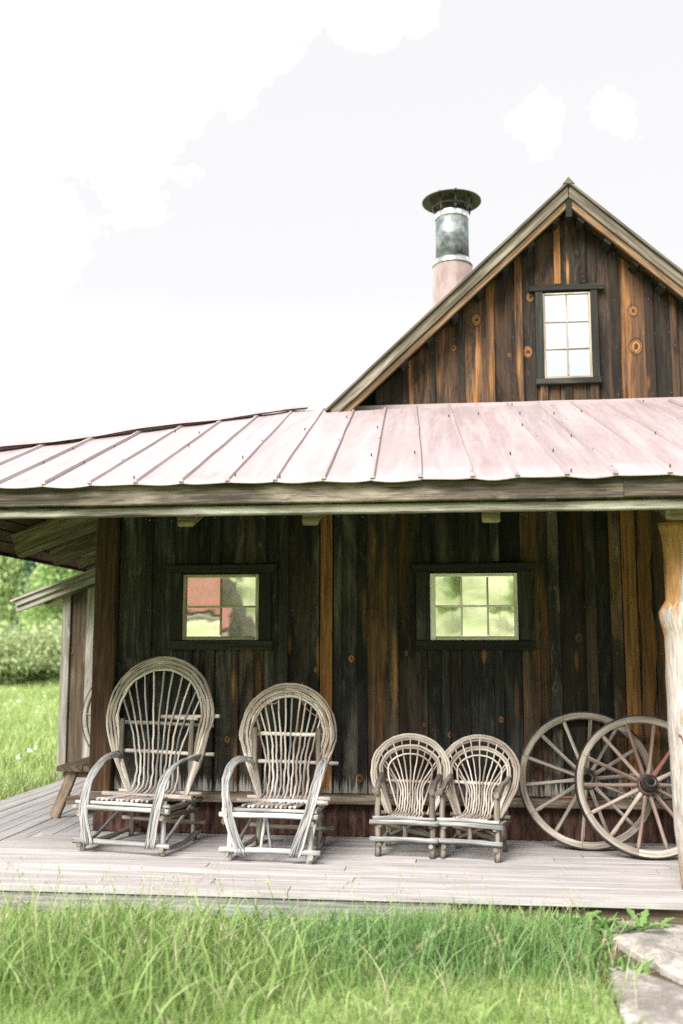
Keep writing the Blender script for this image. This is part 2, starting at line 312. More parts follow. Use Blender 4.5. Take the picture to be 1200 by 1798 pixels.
M['lawn'] = leafmat('lawn_blade', (0.135, 0.235, 0.06), (0.31, 0.41, 0.15), (0.44, 0.41, 0.25))
M['meadow_blade'] = leafmat('meadow_blade', (0.22, 0.32, 0.10), (0.42, 0.50, 0.21), (0.50, 0.48, 0.30))  # paler than the near grass, strong sunlight put into the colour
M['seed'] = leafmat('seed_head', (0.42, 0.40, 0.25), (0.58, 0.55, 0.38))
M['weed'] = leafmat('weed_leaf', (0.10, 0.21, 0.055), (0.20, 0.33, 0.10))
M['aspen'] = leafmat('aspen_leaf', (0.17, 0.27, 0.085), (0.33, 0.45, 0.17))
M['aspen_pale'] = leafmat('pale_aspen_leaf', (0.25, 0.35, 0.14), (0.42, 0.52, 0.24))
M['conifer'] = leafmat('conifer_needle', (0.045, 0.10, 0.06), (0.09, 0.165, 0.09), None, 0.15)
M['bush'] = leafmat('willow_bush_leaf', (0.20, 0.28, 0.11), (0.46, 0.52, 0.28), (0.75, 0.75, 0.58))

def ground_mat():
    m, nt, b = mat_base('meadow_ground')
    t = node(nt, 'ShaderNodeTexCoord')
    a = noise(nt, t.outputs['Object'], 0.06, 6, 0.6); f = noise(nt, t.outputs['Object'], 5.0, 5, 0.7)
    c = mixc(nt, mrange(nt, a, 0.36, 0.64), (0.16, 0.25, 0.075), (0.30, 0.38, 0.145))
    c = mixc(nt, mrange(nt, f, 0.35, 0.7, 0.0, 0.6), c, (0.085, 0.13, 0.04))
    s = node(nt, 'ShaderNodeSeparateXYZ'); nt.links.new(t.outputs['Object'], s.inputs[0])      # slope behind the camera painted paler to brighten its reflection in the windows
    c = mixc(nt, mrange(nt, s.outputs[1], -16, -30, 0, 0.9), c, mixc(nt, mrange(nt, a, 0.40, 0.60), (0.27, 0.33, 0.14), (0.50, 0.52, 0.29)))
    nt.links.new(c, b.inputs['Base Color']); b.inputs['Roughness'].default_value = 0.95; b.inputs['Specular IOR Level'].default_value = 0.1
    return m
M['ground'] = ground_mat()
def stone_mat():
    m, nt, b = mat_base('flagstone')
    t = node(nt, 'ShaderNodeTexCoord')
    a = noise(nt, t.outputs['Object'], 2.6, 7, 0.62, 0.8); f = noise(nt, t.outputs['Object'], 30, 5, 0.7)
    c = mixc(nt, mrange(nt, a, 0.38, 0.60), (0.17, 0.155, 0.145), (0.38, 0.35, 0.325))
    c = mixc(nt, mrange(nt, f, 0.45, 0.7, 0, 0.6), c, (0.11, 0.10, 0.09))
    wv = node(nt, 'ShaderNodeTexVoronoi', feature='DISTANCE_TO_EDGE'); wv.inputs['Scale'].default_value = 2.4
    dd = node(nt, 'ShaderNodeVectorMath', operation='ADD'); nn = node(nt, 'ShaderNodeTexNoise'); nn.inputs['Scale'].default_value = 5
    nt.links.new(t.outputs['Object'], nn.inputs[0]); nt.links.new(t.outputs['Object'], dd.inputs[0]); nt.links.new(nn.outputs['Color'], dd.inputs[1]); nt.links.new(dd.outputs[0], wv.inputs['Vector'])
    crk = mrange(nt, wv.outputs[0], 0.012, 0.0)
    c = mixc(nt, mth(nt, 'MULTIPLY', crk, 0.6), c, (0.10, 0.09, 0.075))
    nt.links.new(c, b.inputs['Base Color']); b.inputs['Roughness'].default_value = 0.85
    bump(nt, b, mth(nt, 'SUBTRACT', a, mth(nt, 'MULTIPLY', crk, 0.2)), 0.6, 0.02)
    return m
M['stone'] = stone_mat()
def log_mat():
    m, nt, b = mat_base('peeled_log')
    t = node(nt, 'ShaderNodeTexCoord'); mp = node(nt, 'ShaderNodeMapping'); mp.inputs['Scale'].default_value = (1, 1, 0.12); nt.links.new(t.outputs['Object'], mp.inputs[0])
    a = noise(nt, mp.outputs[0], 7, 7, 0.65, 0.5); g = noise(nt, mp.outputs[0], 60, 6, 0.7, 0.2)
    s = node(nt, 'ShaderNodeSeparateXYZ'); nt.links.new(t.outputs['Object'], s.inputs[0])
    c = mixc(nt, mrange(nt, g, 0.3, 0.7), (0.20, 0.172, 0.155), (0.43, 0.39, 0.368))
    # bark-stained inner wood: near the top and down the left flank
    k = mth(nt, 'ADD', mth(nt, 'ADD', a, mrange(nt, s.outputs[2], 1.3, 2.1, 0, 0.22)), mrange(nt, s.outputs[0], -0.06, -0.16, 0, 0.22))
    oc = mixc(nt, mrange(nt, g, 0.3, 0.7), (0.24, 0.105, 0.035), (0.46, 0.25, 0.105))
    c = mixc(nt, mrange(nt, k, 0.72, 0.80), c, oc)
    crk = noise(nt, mp.outputs[0], 26, 3, 0.5, 0.8)
    c = mixc(nt, mrange(nt, crk, 0.36, 0.30), c, (0.07, 0.045, 0.03))
    nt.links.new(c, b.inputs['Base Color']); b.inputs['Roughness'].default_value = 0.8
    bump(nt, b, mth(nt, 'ADD', g, a), 0.5, 0.006)
    return m
M['log'] = log_mat()

# ------------------------------------------------------------------ mesh helpers
class MB:
    def __init__(s): s.v = []; s.f = []; s.uv = []; s.sm = []
    def face(s, idx, uvs, smooth=False): s.f.append(tuple(idx)); s.uv.extend(uvs); s.sm.append(smooth)
    def auto(s, idx, ax, smooth=False):
        ax = Vector(ax).normalized()
        o = Vector((1, 0, 0)) if abs(ax.x) < 0.7 else Vector((0, 0, 1))
        a = ax.cross(o).normalized(); b = ax.cross(a)
        s.face(idx, [(s.v[i].dot(ax), s.v[i].dot(a) + 0.83 * s.v[i].dot(b)) for i in idx], smooth)
    def prism(s, pts, ext, ax, ch=0.003):
        """convex polygon pts (front face, counter-clockwise seen from the front), pushed back by ext; front edges chamfered"""
        pts = [Vector(p) for p in pts]; ext = Vector(ext); n = len(pts)
        bk = -ext.normalized(); b0 = len(s.v)
        ins = []
        for i in range(n):
            e1 = (pts[i] - pts[i - 1]).normalized(); e2 = (pts[(i + 1) % n] - pts[i]).normalized()
            cr_ = e1.cross(e2).length
            ins.append(pts[i] + (e2 - e1) * (ch / max(cr_, 0.25)))
        mid = [p - bk * ch for p in pts]; back = [p + ext for p in pts]
        s.v += ins + mid + back
        s.auto([b0 + i for i in range(n)], ax)
        for i in range(n):
            j = (i + 1) % n
            s.auto([b0 + i, b0 + n + i, b0 + n + j, b0 + j], ax)
            s.auto([b0 + n + i, b0 + 2 * n + i, b0 + 2 * n + j, b0 + n + j], ax)
        s.auto([b0 + 2 * n + i for i in reversed(range(n))], ax)
        return s
    def box(s, x0, x1, y0, y1, z0, z1, ax=(0, 0, 1), ch=0.003):
        return s.prism([(x0, y0, z0), (x1, y0, z0), (x1, y0, z1), (x0, y0, z1)], (0, y1 - y0, 0), ax, ch)
    def beam(s, p0, p1, wd, ht, up=(0, 0, 1), seg=6, jit=0.0, ch=0.006, r=rnd):
        p0 = Vector(p0); p1 = Vector(p1); d = (p1 - p0).normalized(); up = Vector(up)
        sx = d.cross(up).normalized(); uz = sx.cross(d).normalized()
        a, b = wd / 2, ht / 2
        prof = [(-a + ch, -b), (a - ch, -b), (a, -b + ch), (a, b - ch), (a - ch, b), (-a + ch, b), (-a, b - ch), (-a, -b + ch)]
        b0 = len(s.v)
        for i in range(seg + 1):
            c = p0.lerp(p1, i / seg); jx, jz = r.uniform(-jit, jit), r.uniform(-jit, jit); js = 1 + r.uniform(-jit, jit) * 3
            for (u, v) in prof:
                s.v.append(c + sx * (u * js + jx + r.uniform(-jit, jit) * 0.3) + uz * (v * js + jz + r.uniform(-jit, jit) * 0.3))
        for i in range(seg):
            for k in range(8):
                q = (k + 1) % 8; A = b0 + i * 8
                s.auto([A + k, A + q, A + 8 + q, A + 8 + k], d)
        s.auto([b0 + k for k in reversed(range(8))], sx); s.auto([b0 + seg * 8 + k for k in range(8)], sx)
        return s
    def tube(s, pts, rad, n=7, jit=0.0, r=rnd, caps=True, closed=False):
        pts = [Vector(p) for p in pts]; m = len(pts)
        if not hasattr(rad, '__len__'): rad = [rad] * m
        b0 = len(s.v); t = (pts[1] - pts[0]).normalized()
        nrm = t.orthogonal().normalized(); acc = 0.0; us = []
        for i in range(m):
            if closed: tt = (pts[(i + 1) % m] - pts[i - 1]).normalized()
            else: tt = (pts[min(i + 1, m - 1)] - pts[max(i - 1, 0)]).normalized()
            nrm = (nrm - tt * nrm.dot(tt)).normalized(); bi = tt.cross(nrm)
            if i: acc += (pts[i] - pts[i - 1]).length
            us.append(acc)
            rr = rad[i] * (1 + r.uniform(-jit, jit))
            for k in range(n):
                an = 2 * math.pi * k / n
                s.v.append(pts[i] + (nrm * math.cos(an) + bi * math.sin(an)) * rr)
        R0 = rad[0]
        for i in range(m if closed else m - 1):
            i2 = (i + 1) % m; u0 = us[i]; u1 = us[i2] if i2 else acc + 0.05
            for k in range(n):
                q = (k + 1) % n
                v0, v1 = k / n * 6.28 * R0, (k + 1) / n * 6.28 * R0
                s.face([b0 + i * n + k, b0 + i * n + q, b0 + i2 * n + q, b0 + i2 * n + k], [(u0, v0), (u0, v1), (u1, v1), (u1, v0)], True)
        if caps and not closed:
            s.auto([b0 + k for k in reversed(range(n))], (1, 0, 0.1)); s.auto([b0 + (m - 1) * n + k for k in range(n)], (1, 0, 0.1))
        return s
    def lathe(s, prof, n=32, axis='z', smooth=True, close=True):
        b0 = len(s.v); m = len(prof)
        for (rr, h) in prof:
            for k in range(n):
                a = 2 * math.pi * k / n
                s.v.append(Vector((rr * math.cos(a), rr * math.sin(a), h)) if axis == 'z' else Vector((rr * math.cos(a), h, -rr * math.sin(a))))
        rng = range(m) if close else range(m - 1)
        for i in rng:
            j = (i + 1) % m
            for k in range(n):
                q = (k + 1) % n; r0 = max(prof[i][0], 0.02)
                s.face([b0 + i * n + k, b0 + i * n + q, b0 + j * n + q, b0 + j * n + k],
                       [(k / n * 6.28 * r0, i * .1), ((k + 1) / n * 6.28 * r0, i * .1), ((k + 1) / n * 6.28 * r0, i * .1 + .1), (k / n * 6.28 * r0, i * .1 + .1)], smooth)
        return s
    def mesh(s, name, mat):
        me = bpy.data.meshes.new(name); me.from_pydata([tuple(v) for v in s.v], [], s.f)
        uvl = me.uv_layers.new(name='UVMap'); uvl.data.foreach_set('uv', np.array(s.uv, dtype=np.float32).ravel())
        me.polygons.foreach_set('use_smooth', np.array(s.sm, dtype=bool)); me.materials.append(mat); me.update()
        return me
    def build(s, name, mat, parent=None, **props):
        o = bpy.data.objects.new(name, s.mesh(name, mat)); COL.objects.link(o)
        if parent: o.parent = parent
        for k, v in props.items(): o[k] = v
        return o
def empty(name, loc=(0, 0, 0), rz=0.0, parent=None):
    o = bpy.data.objects.new(name, None); COL.objects.link(o); o.location = loc; o.rotation_euler = (0, 0, rz); o.empty_display_size = 0.1
    if parent: o.parent = parent
    return o
def tag(o, label=None, cat=None, group=None, kind=None):
    if label: o['label'] = label
    if cat: o['category'] = cat
    if group: o['group'] = group
    if kind: o['kind'] = kind
    return o
def copy_tree(o, parent=None):
    c = o.copy(); COL.objects.link(c)
    if parent: c.parent = parent
    for ch in list(o.children): copy_tree(ch, c)
    return c
def spline(pts, n=6):
    P = [Vector(p) for p in pts]; out_ = []
    for i in range(len(P) - 1):
        a = P[max(i - 1, 0)]; b = P[i]; c = P[i + 1]; d = P[min(i + 2, len(P) - 1)]
        for k in range(n):
            t = k / n
            out_.append(0.5 * ((2 * b) + (c - a) * t + (2 * a - 5 * b + 4 * c - d) * t * t + (3 * b - a - 3 * c + d) * t ** 3))
    out_.append(P[-1]); return out_
def wobble(pts, amp, r=rnd):
    ph = [r.uniform(0, 6.28) for _ in range(6)]; m = len(pts)
    return [Vector(p) + Vector((math.sin(i * .9 + ph[0]) + .6 * math.sin(i * 2.1 + ph[3]), math.sin(i * .8 + ph[1]) + .6 * math.sin(i * 1.9 + ph[4]), 0.4 * math.sin(i * 1.1 + ph[2]))) * amp for i, p in enumerate(pts)]

# ------------------------------------------------------------------ terrain
def sstep(a, b, x):
    t = np.clip((x - a) / (b - a), 0, 1); return t * t * (3 - 2 * t)
GZ = -0.16
def height(x, y):
    x = np.asarray(x, float); y = np.asarray(y, float)
    h = GZ - 0.36 * sstep(4, 38, y)
    h = h + 0.075 * np.clip(y - 44, 0, 400) * sstep(44, 80, y) + 0.10 * np.clip(y - 120, 0, 300)
    h = h + 0.030 * np.clip(-10 - y, 0, 90) + 0.24 * np.clip(-112 - y, 0, 220) * sstep(-112, -150, y)
    h = h + 0.10 * np.clip(np.abs(x) - 90, 0, 250)
    far = sstep(8, 40, np.hypot(x, y + 3))
    h = h + far * (0.18 * np.sin(x * .13 + 1) * np.cos(y * .11) + 0.05 * np.sin(x * .5) * np.sin(y * .43 + 2))
    return h
g = np.linspace(-1, 1, 221); g = np.sinh(g * 4.2) / np.sinh(4.2) * 420
GX, GY = np.meshgrid(g - 1.0, g); HZ = height(GX, GY)
nv = len(g)
tv = np.stack([GX.ravel(), GY.ravel(), HZ.ravel()], 1)
ii = np.arange(nv * nv).reshape(nv, nv)
tf = np.stack([ii[:-1, :-1], ii[:-1, 1:], ii[1:, 1:], ii[1:, :-1]], -1).reshape(-1, 4)
me = bpy.data.meshes.new('meadow_ground'); me.from_pydata(tv.tolist(), [], tf.tolist()); me.polygons.foreach_set('use_smooth', np.ones(len(tf), bool)); me.materials.append(M['ground'])
go = bpy.data.objects.new('meadow_ground', me); COL.objects.link(go)
tag(go, 'green meadow ground running out to the wooded hills', kind='structure')

# ------------------------------------------------------------------ cabin
cabin = empty('cabin'); tag(cabin, 'weathered dark board cabin with porch, pink metal porch roof and steep gable', 'cabin')
XL, XR = -2.69, 4.43
EY, EZ, SL = -1.90, 2.262, 0.37              # porch eave line and slope
GYW, GYR = 1.20, 0.95                         # gable wall, rake board planes
def roofz(y): return EZ + SL * (y - EY)
HIPX = XL - 1.71                              # side eave
def hipx(y): return HIPX + (y - EY) * 1.0

MB().box(XL + .02, XR, 0.035, 0.09, 0.0, 2.80).build('wall_backing', M['backing'], cabin)
MB().box(XL + .02, XL + .08, 0.09, 6.4, 0.0, 2.85).build('side_wall_backing', M['backing'], cabin)
# lower front wall: list of (px0, px1, kind, warmth, part) measured along the wall
def wx(px, py=1150): return onY(px, py, 0).x
batt = [(254, 266, 0, .05), (330, 346, 'u', .06), (369, 384, 'u', .05), (411, 427, 'u', .06), (452, 466, 'u', 0), (490, 506, 0, .10), (547, 561, 0, .12), (563, 584, 0, 1.1),
        (587, 601, 0, .0), (629, 645, 0, .12), (684, 700, 0, .15), (743, 759, 'u', .0), (809, 825, 'u', .05), (864, 880, 'u', .0),
        (362, 377, 'd', .18), (407, 421, 'd', .35), (446, 463, 'd', .5), (775, 789, 'd', .0), (813, 825, 'd', .12), (868, 884, 'd', -.05), (934, 948, 'd', .45),
        (966, 985, 0, .06), (1030, 1049, 0, .32), (1075, 1095, 0, .62), (1097, 1122, 0, 1.05), (1152, 1168, 0, .5)]
full_edges = [218, 260, 303, 338, 378, 419, 459, 498, 554, 574, 594, 637, 692, 751, 817, 872, 917, 975, 1040, 1085, 1110, 1160]
marks = {  # board containing px: knot / streak properties
}
ZT, ZB = 2.80, 0.302
WIN = {'left': (324, 457), 'right': (756, 909)}
bwarm = {0: .05, 1: .0, 2: .02, 3: .0, 4: .08, 5: .30, 6: .0, 7: .22, 8: .35, 9: .1, 10: .0, 11: .55, 12: .42, 13: .22, 14: -.05, 15: -.05, 16: .45, 17: .25, 18: .12, 19: .25, 20: .6, 21: .9}
knots = [(618, 1157, .020), (632, 1365, .024), (747, 1272, .013), (790, 1290, .016), (880, 1263, .018), (1016, 1120, .026), (555, 1176, .014), (400, 1299, .02), (715, 1147, .014)]
streaks = [(694, 1185, .44), (641, 1080, .26), (412, 1200, .14), (663, 1290, .22), (1017, 1165, .16), (560, 1150, .22), (908, 1230, .20), (990, 1190, .1), (655, 950, .16), (455, 1190, .15), (1012, 1160, .1), (507, 1130, .1), (850, 1150, .07)]
def put_marks(o, x0, x1, z0, z1, y=0.0, kn=knots, st=streaks):
    n = 0
    for (px, py, s_) in kn:
        p = onY(px, py, y)
        if x0 < p.x < x1 and z0 < p.z < z1 and n < 2:
            o[('knot', 'knot2')[n]] = (p.x, p.z, s_); n += 1
    for (px, py, s_) in st:
        p = onY(px, py, y)
        if x0 < p.x < x1 and z0 < p.z < z1: o['streak'] = (p.x, p.z, s_)
ex = [wx(e) for e in full_edges]
ex[0] = XL + .16
k = ex[-1]
while k < XR - .1: k += rnd.uniform(.2, .28); ex.append(min(k, XR))
nails = MB()
def nail(x, y, z, r=.0032):
    b0 = len(nails.v)
    for a in range(6): nails.v.append(Vector((x + r * math.cos(a * 1.047), y - .002, z + r * math.sin(a * 1.047))))
    nails.v.append(Vector((x, y - .0045, z)))
    for a in range(6): nails.face([b0 + a, b0 + (a + 1) % 6, b0 + 6], [(0, 0), (1, 0), (0, 1)])
    for a in range(6): pass
for i in range(len(ex) - 1):
    x0, x1 = ex[i] + .002, ex[i + 1] - .002; dz = rnd.uniform(-.008, .01)
    dy = rnd.uniform(0, .006)
    o = MB().box(x0, x1, -.001 + dy, .033, ZB + .0005, ZT).build('wall_board', M['burnt'], cabin, warm=bwarm.get(i, rnd.uniform(0, .3)))
    put_marks(o, x0, x1, ZB, ZT)
    for z in (.75, 1.32, 1.62, 2.3):
        if rnd.random() < .4:
            for q in (.12, .25, .85): nail(x0 + (x1 - x0) * q, -.001 + dy, z + rnd.uniform(-.012, .012))
WZ0, WZ1 = 1.335, 1.962
for (a, b, kd, wm) in batt:
    x0, x1 = wx(a), wx(b); z0, z1 = ZB + .001, ZT
    if kd == 'u': z0 = WZ1 + .002
    if kd == 'd': z1 = WZ0 - .002
    s_ = rnd.uniform(-.003, .003)
    m_ = MB().prism([(x0, -.026, z0), (x1, -.026, z0), (x1 + s_, -.026, z1), (x0 + s_, -.026, z1)], (0, .0245, 0), (0, 0, 1), .004)
    o = m_.build('batten', M['burnt'], cabin, warm=wm); put_marks(o, x0, x1, z0, z1)
    for z in (.74, 1.31, 1.63, 2.31):
        if z0 < z < z1: nail((x0 + x1) / 2 + rnd.uniform(-.012, .012), -.026, z + rnd.uniform(-.01, .01))
# orange live-edge slab near the porch post
sl = MB(); p = []
for k in range(15):
    z = ZB + .01 + k / 14 * 2.05; p.append((z, .016 * math.sin(k * 1.1) + .012 * math.sin(k * 2.7)))
x0, x1 = wx(1126), wx(1150)
for k in range(14):
    (za, ja), (zb, jb) = p[k], p[k + 1]
    sl.prism([(x0 + ja * .5, -.024, za), (x1 + ja, -.024, za), (x1 + jb, -.024, zb), (x0 + jb * .5, -.024, zb)], (0, .0225, 0), (0, 0, 1), .0001)
sl.build('live_edge_slab', M['burnt'], cabin, warm=.9)

# corner post, ledge, corrugated skirt
MB().beam((XL + .075, -.035, ZB), (XL + .075, -.035, 2.74), .168, .075, (0, 1, 0), 12, .002, .008).build('corner_post', M['post_brown'], cabin, warm=.22)
MB().beam((XL - .06, -.035, .268), (1.45, -.035, .268), .10, .062, (0, 0, 1), 30, .0012, .006).build('ledge_board', M['ledge'], cabin)
MB().beam((1.452, -.035, .268), (XR, -.035, .268), .10, .062, (0, 0, 1), 12, .0012, .006).build('ledge_board', M['ledge'], cabin)
def corrugated(x0, x1, z0, z1, y):
    m_ = MB(); n = int((x1 - x0) / .009); lo = []
    for i in range(n + 1):
        x = x0 + (x1 - x0) * i / n; yy = y + .0085 * math.sin(x * 2 * math.pi / .072)
        lo.append(len(m_.v)); m_.v += [Vector((x, yy, z0 + .004 * math.sin(x * 9))), Vector((x, yy, z1))]
    for i in range(n):
        a, b = lo[i], lo[i + 1]; m_.face([a, b, b + 1, a + 1], [(0, i * .01), (0, i * .01 + .01), (.2, i * .01 + .01), (.2, i * .01)], True)
    return m_
x = XL + .01; first = True
while x < XR:
    x2 = min(x + rnd.uniform(.62, .70), XR)
    corrugated(x, x2 + .02, .004, .236, .012 - (.002 if first else 0)).build('corrugated_panel', M['rust'], cabin); first = not first; x = x2

# windows -----------------------------------------------------------
def window(nx, ny, x0, x1, z0, z1, y, jamb, head_h, head_over, sill_h, name, sash_m, trim_m, flare=.02, left_thick=0.0, sash_w=.028):
    """x0..z1 outer edge of the sash; y = face of the wall boards"""
    wd = empty(name, ((x0 + x1) / 2, y, z0), 0, cabin)
    cx, cz = (x0 + x1) / 2, z0
    def T(m_):
        for v in m_.v: v -= Vector((cx, y, cz))
        return m_
    g_ = .002
    T(MB().box(x0 - g_ - jamb, x0 - g_, y - .044, y - .002, z0 - .001, z1 + .012)).build('jamb', trim_m, wd, warm=.1)
    T(MB().box(x1 + g_, x1 + g_ + jamb * .93, y - .044, y - .002, z0 - .001, z1 + .012)).build('jamb', trim_m, wd, warm=.05)
    a, b = x0 - head_over, x1 + head_over
    T(MB().prism([(a + flare, y - .052, z1 + .014), (b - flare, y - .052, z1 + .014), (b, y - .052, z1 + .014 + head_h), (a, y - .052, z1 + .014 + head_h)], (0, .049, 0), (1, 0, 0), .004)).build('head_board', trim_m, wd)
    T(MB().box(x0 - jamb - .01, x1 + jamb + .008, y - .055, y - .002, z0 - .003 - sill_h, z0 - .003, (1, 0, 0))).build('sill', trim_m, wd)
    s = sash_w
    lw = s + left_thick
    T(MB().box(x0, x0 + lw, y - .030, y - .003, z0, z1)).build('stile', sash_m, wd)
    T(MB().box(x1 - s, x1, y - .030, y - .003, z0, z1)).build('stile', sash_m, wd)
    T(MB().box(x0 + lw + .001, x1 - s - .001, y - .029, y - .003, z0, z0 + s, (1, 0, 0))).build('rail', sash_m, wd)
    T(MB().box(x0 + lw + .001, x1 - s - .001, y - .029, y - .003, z1 - s * .8, z1, (1, 0, 0))).build('rail', sash_m, wd)
    ix0, ix1, iz0, iz1 = x0 + lw, x1 - s, z0 + s, z1 - s * .8
    mw = .014
    for j in range(1, ny):
        zz = iz0 + (iz1 - iz0) * j / ny
        T(MB().box(ix0, ix1, y - .027, y - .004, zz - mw / 2, zz + mw / 2, (1, 0, 0))).build('muntin', sash_m, wd)
    for i in range(1, nx):
        xx = ix0 + (ix1 - ix0) * i / nx
        for j in range(ny):
            za = iz0 + (iz1 - iz0) * j / ny + mw / 2; zb = iz0 + (iz1 - iz0) * (j + 1) / ny - mw / 2
            T(MB().box(xx - mw / 2, xx + mw / 2, y - .026, y - .004, za, zb)).build('muntin', sash_m, wd)
    for j in range(ny):
        for i in range(nx):
            xa = ix0 + (ix1 - ix0) * i / nx; xb = ix0 + (ix1 - ix0) * (i + 1) / nx; za = iz0 + (iz1 - iz0) * j / ny; zb = iz0 + (iz1 - iz0) * (j + 1) / ny
            t1, t2 = rnd.uniform(-.0012, .0012), rnd.uniform(-.0012, .0012)
            m_ = MB(); m_.v = [Vector((xa, y - .014 + t1, za)), Vector((xb, y - .014 + t2, za)), Vector((xb, y - .014 - t1, zb)), Vector((xa, y - .014 - t2, zb)),
                               Vector((xa, y - .009, za)), Vector((xb, y - .009, za)), Vector((xb, y - .009, zb)), Vector((xa, y - .009, zb))]
            for f in ([0, 1, 2, 3], [7, 6, 5, 4], [0, 4, 5, 1], [1, 5, 6, 2], [2, 6, 7, 3], [3, 7, 4, 0]): m_.face(f, [(0, 0)] * 4)
            T(m_).build('pane', M['glass'] if y < .5 else M['glass_sky'], wd)
    return wd
wl = window(2, 2, -2.027, -1.447, 1.396, 1.884, 0.0, .098, .058, .14, .068, 'window', M['sash_brown'], M['trim_dark'], .025)
wl['label'] = 'four pane window reflecting a red roof'
wr = window(3, 2, -.183, .449, 1.395, 1.878, 0.0, .098, .058, .14, .066, 'window', M['sash'], M['trim_dark'], .022, .012)
wr['label'] = 'six pane window with white sash at porch level'

# gable wall --------------------------------------------------------
RX, RZ = .0, .0
ap = onY(998, 318, GYR); fl = onY(575, 716, GYR)
AX, AZ = ap.x, ap.z; GS = (AZ - fl.z) / (AX - fl.x)          # apex and pitch of the rake (outer edge)
def gz(x, drop=0.0): return AZ - abs(x - AX) * GS - drop
def gx(c): return onY(560 + c / 1.875, 648, GYW).x
GZB = roofz(GYW) + .012
gb = [(100, 135, .0), (135, 198, .0), (198, 285, .1), (285, 374, .62), (374, 469, .42), (469, 566, .5), (566, 661, .42), (661, 718, .0), (718, 795, .34), (795, 880, .25), (880, 926, .1), (926, 990, .12), (990, 1094, .62), (1094, 1180, .02), (1180, 1260, .3), (1260, 1340, .2), (1340, 1420, .4), (1420, 1500, .1)]
gt = [(186, 209, .0), (275, 295, .0), (364, 384, .0), (457, 481, .0), (552, 580, .55), (649, 675, .48), (783, 806, .8), (868, 890, .1), (968, 996, .0), (1079, 1108, .15), (1162, 1186, .3), (1250, 1272, 0), (1330, 1352, .2)]
gk = [(560 + a / 1.875, 300 + b / 1.875, s) for a, b, s in ((697, 415, .030), (688, 595, .038), (519, 490, .038), (1034, 460, .036), (1044, 578, .048), (445, 583, .02), (625, 606, .015))]
gst = [(560 + a / 1.875, 300 + b / 1.875, s) for a, b, s in ((795, 300, .30), (660, 660, .3), (318, 640, .2), (500, 690, .16), (565, 690, .3), (1030, 670, .22), (818, 330, .2), (340, 690, .12), (1085, 700, .1))]
GTOP = .175
def clip_top(x0, x1):
    pts = [(x1, gz(x1, GTOP))]
    if x0 < AX < x1: pts.append((AX, gz(AX, GTOP)))
    pts.append((x0, gz(x0, GTOP))); return pts
for (a, b, wm) in gb:
    x0, x1 = gx(a) + .002, gx(b) - .002; t = clip_top(x0, x1)
    if min(q[1] for q in t) < GZB + .03: continue
    dy = rnd.uniform(0, .006)
    m_ = MB().prism([(x0, GYW + dy, GZB), (x1, GYW + dy, GZB)] + [(q[0], GYW + dy, q[1]) for q in t], (0, .03, 0), (0, 0, 1), .003)
    o = m_.build('gable_board', M['gable'], cabin, warm=wm); put_marks(o, x0, x1, 3.3, 5.2, GYW, gk, gst)
    for z in (GZB + .07, GZB + .6): nail(x0 + .04, GYW + dy, z); nail(x1 - .05, GYW + dy, z)
for (a, b, wm) in gt:
    x0, x1 = gx(a), gx(b); t = clip_top(x0, x1); z0 = GZB - .004
    inwin = 715 < a < 900
    if inwin: z0 = onY(990, 500, GYW).z
    m_ = MB().prism([(x0, GYW - .024, z0), (x1, GYW - .024, z0)] + [(q[0], GYW - .024, q[1]) for q in t], (0, .0225, 0), (0, 0, 1), .004)
    o = m_.build('gable_batten', M['gable'], cabin, warm=wm); put_marks(o, x0, x1, 3.3, 5.2, GYW, gk, gst)
    for z in np.arange(z0 + .06, t[0][1], .42): nail((x0 + x1) / 2, GYW - .024, float(z))
for (a, b, wm) in ((728, 752, .5), (808, 832, .1), (892, 918, .45)):
    x0, x1 = gx(a), gx(b)
    MB().box(x0, x1, GYW - .024, GYW - .0015, GZB - .004, onY(1000, 674, GYW).z).build('gable_batten', M['gable'], cabin, warm=wm)
q0 = onY(952, 517, GYW); q1 = onY(1041, 664, GYW)
wg = window(2, 3, q0.x, q1.x, q1.z, q0.z, GYW, .062, .052, .115, .05, 'window', M['sash_brown'], M['trim_dark'], -.0, 0, .02)
wg['label'] = 'six pane gable window reflecting the sky'
MB().box(fl.x + .05, XR - .5, GYW + .04, GYW + .09, GZB - .1, gz(fl.x + .06, .2) + .0).build('gable_backing', M['backing'], cabin)
m_ = MB().prism([(2 * AX - fl.x - .2, GYW + .035, GZB), (AX, GYW + .035, AZ - .2), (fl.x + .2, GYW + .035, GZB)][::-1], (0, .05, 0), (0, 0, 1), .001); m_.build('gable_backing', M['backing'], cabin)
# flashing along the foot of the gable
MB().beam((fl.x - .0, GYW - .05, GZB - .004), (XR - .4, GYW - .05, GZB - .004), .012, .035, (0, 0, 1), 24, .002, .002).build('flashing', M['roof'], cabin)

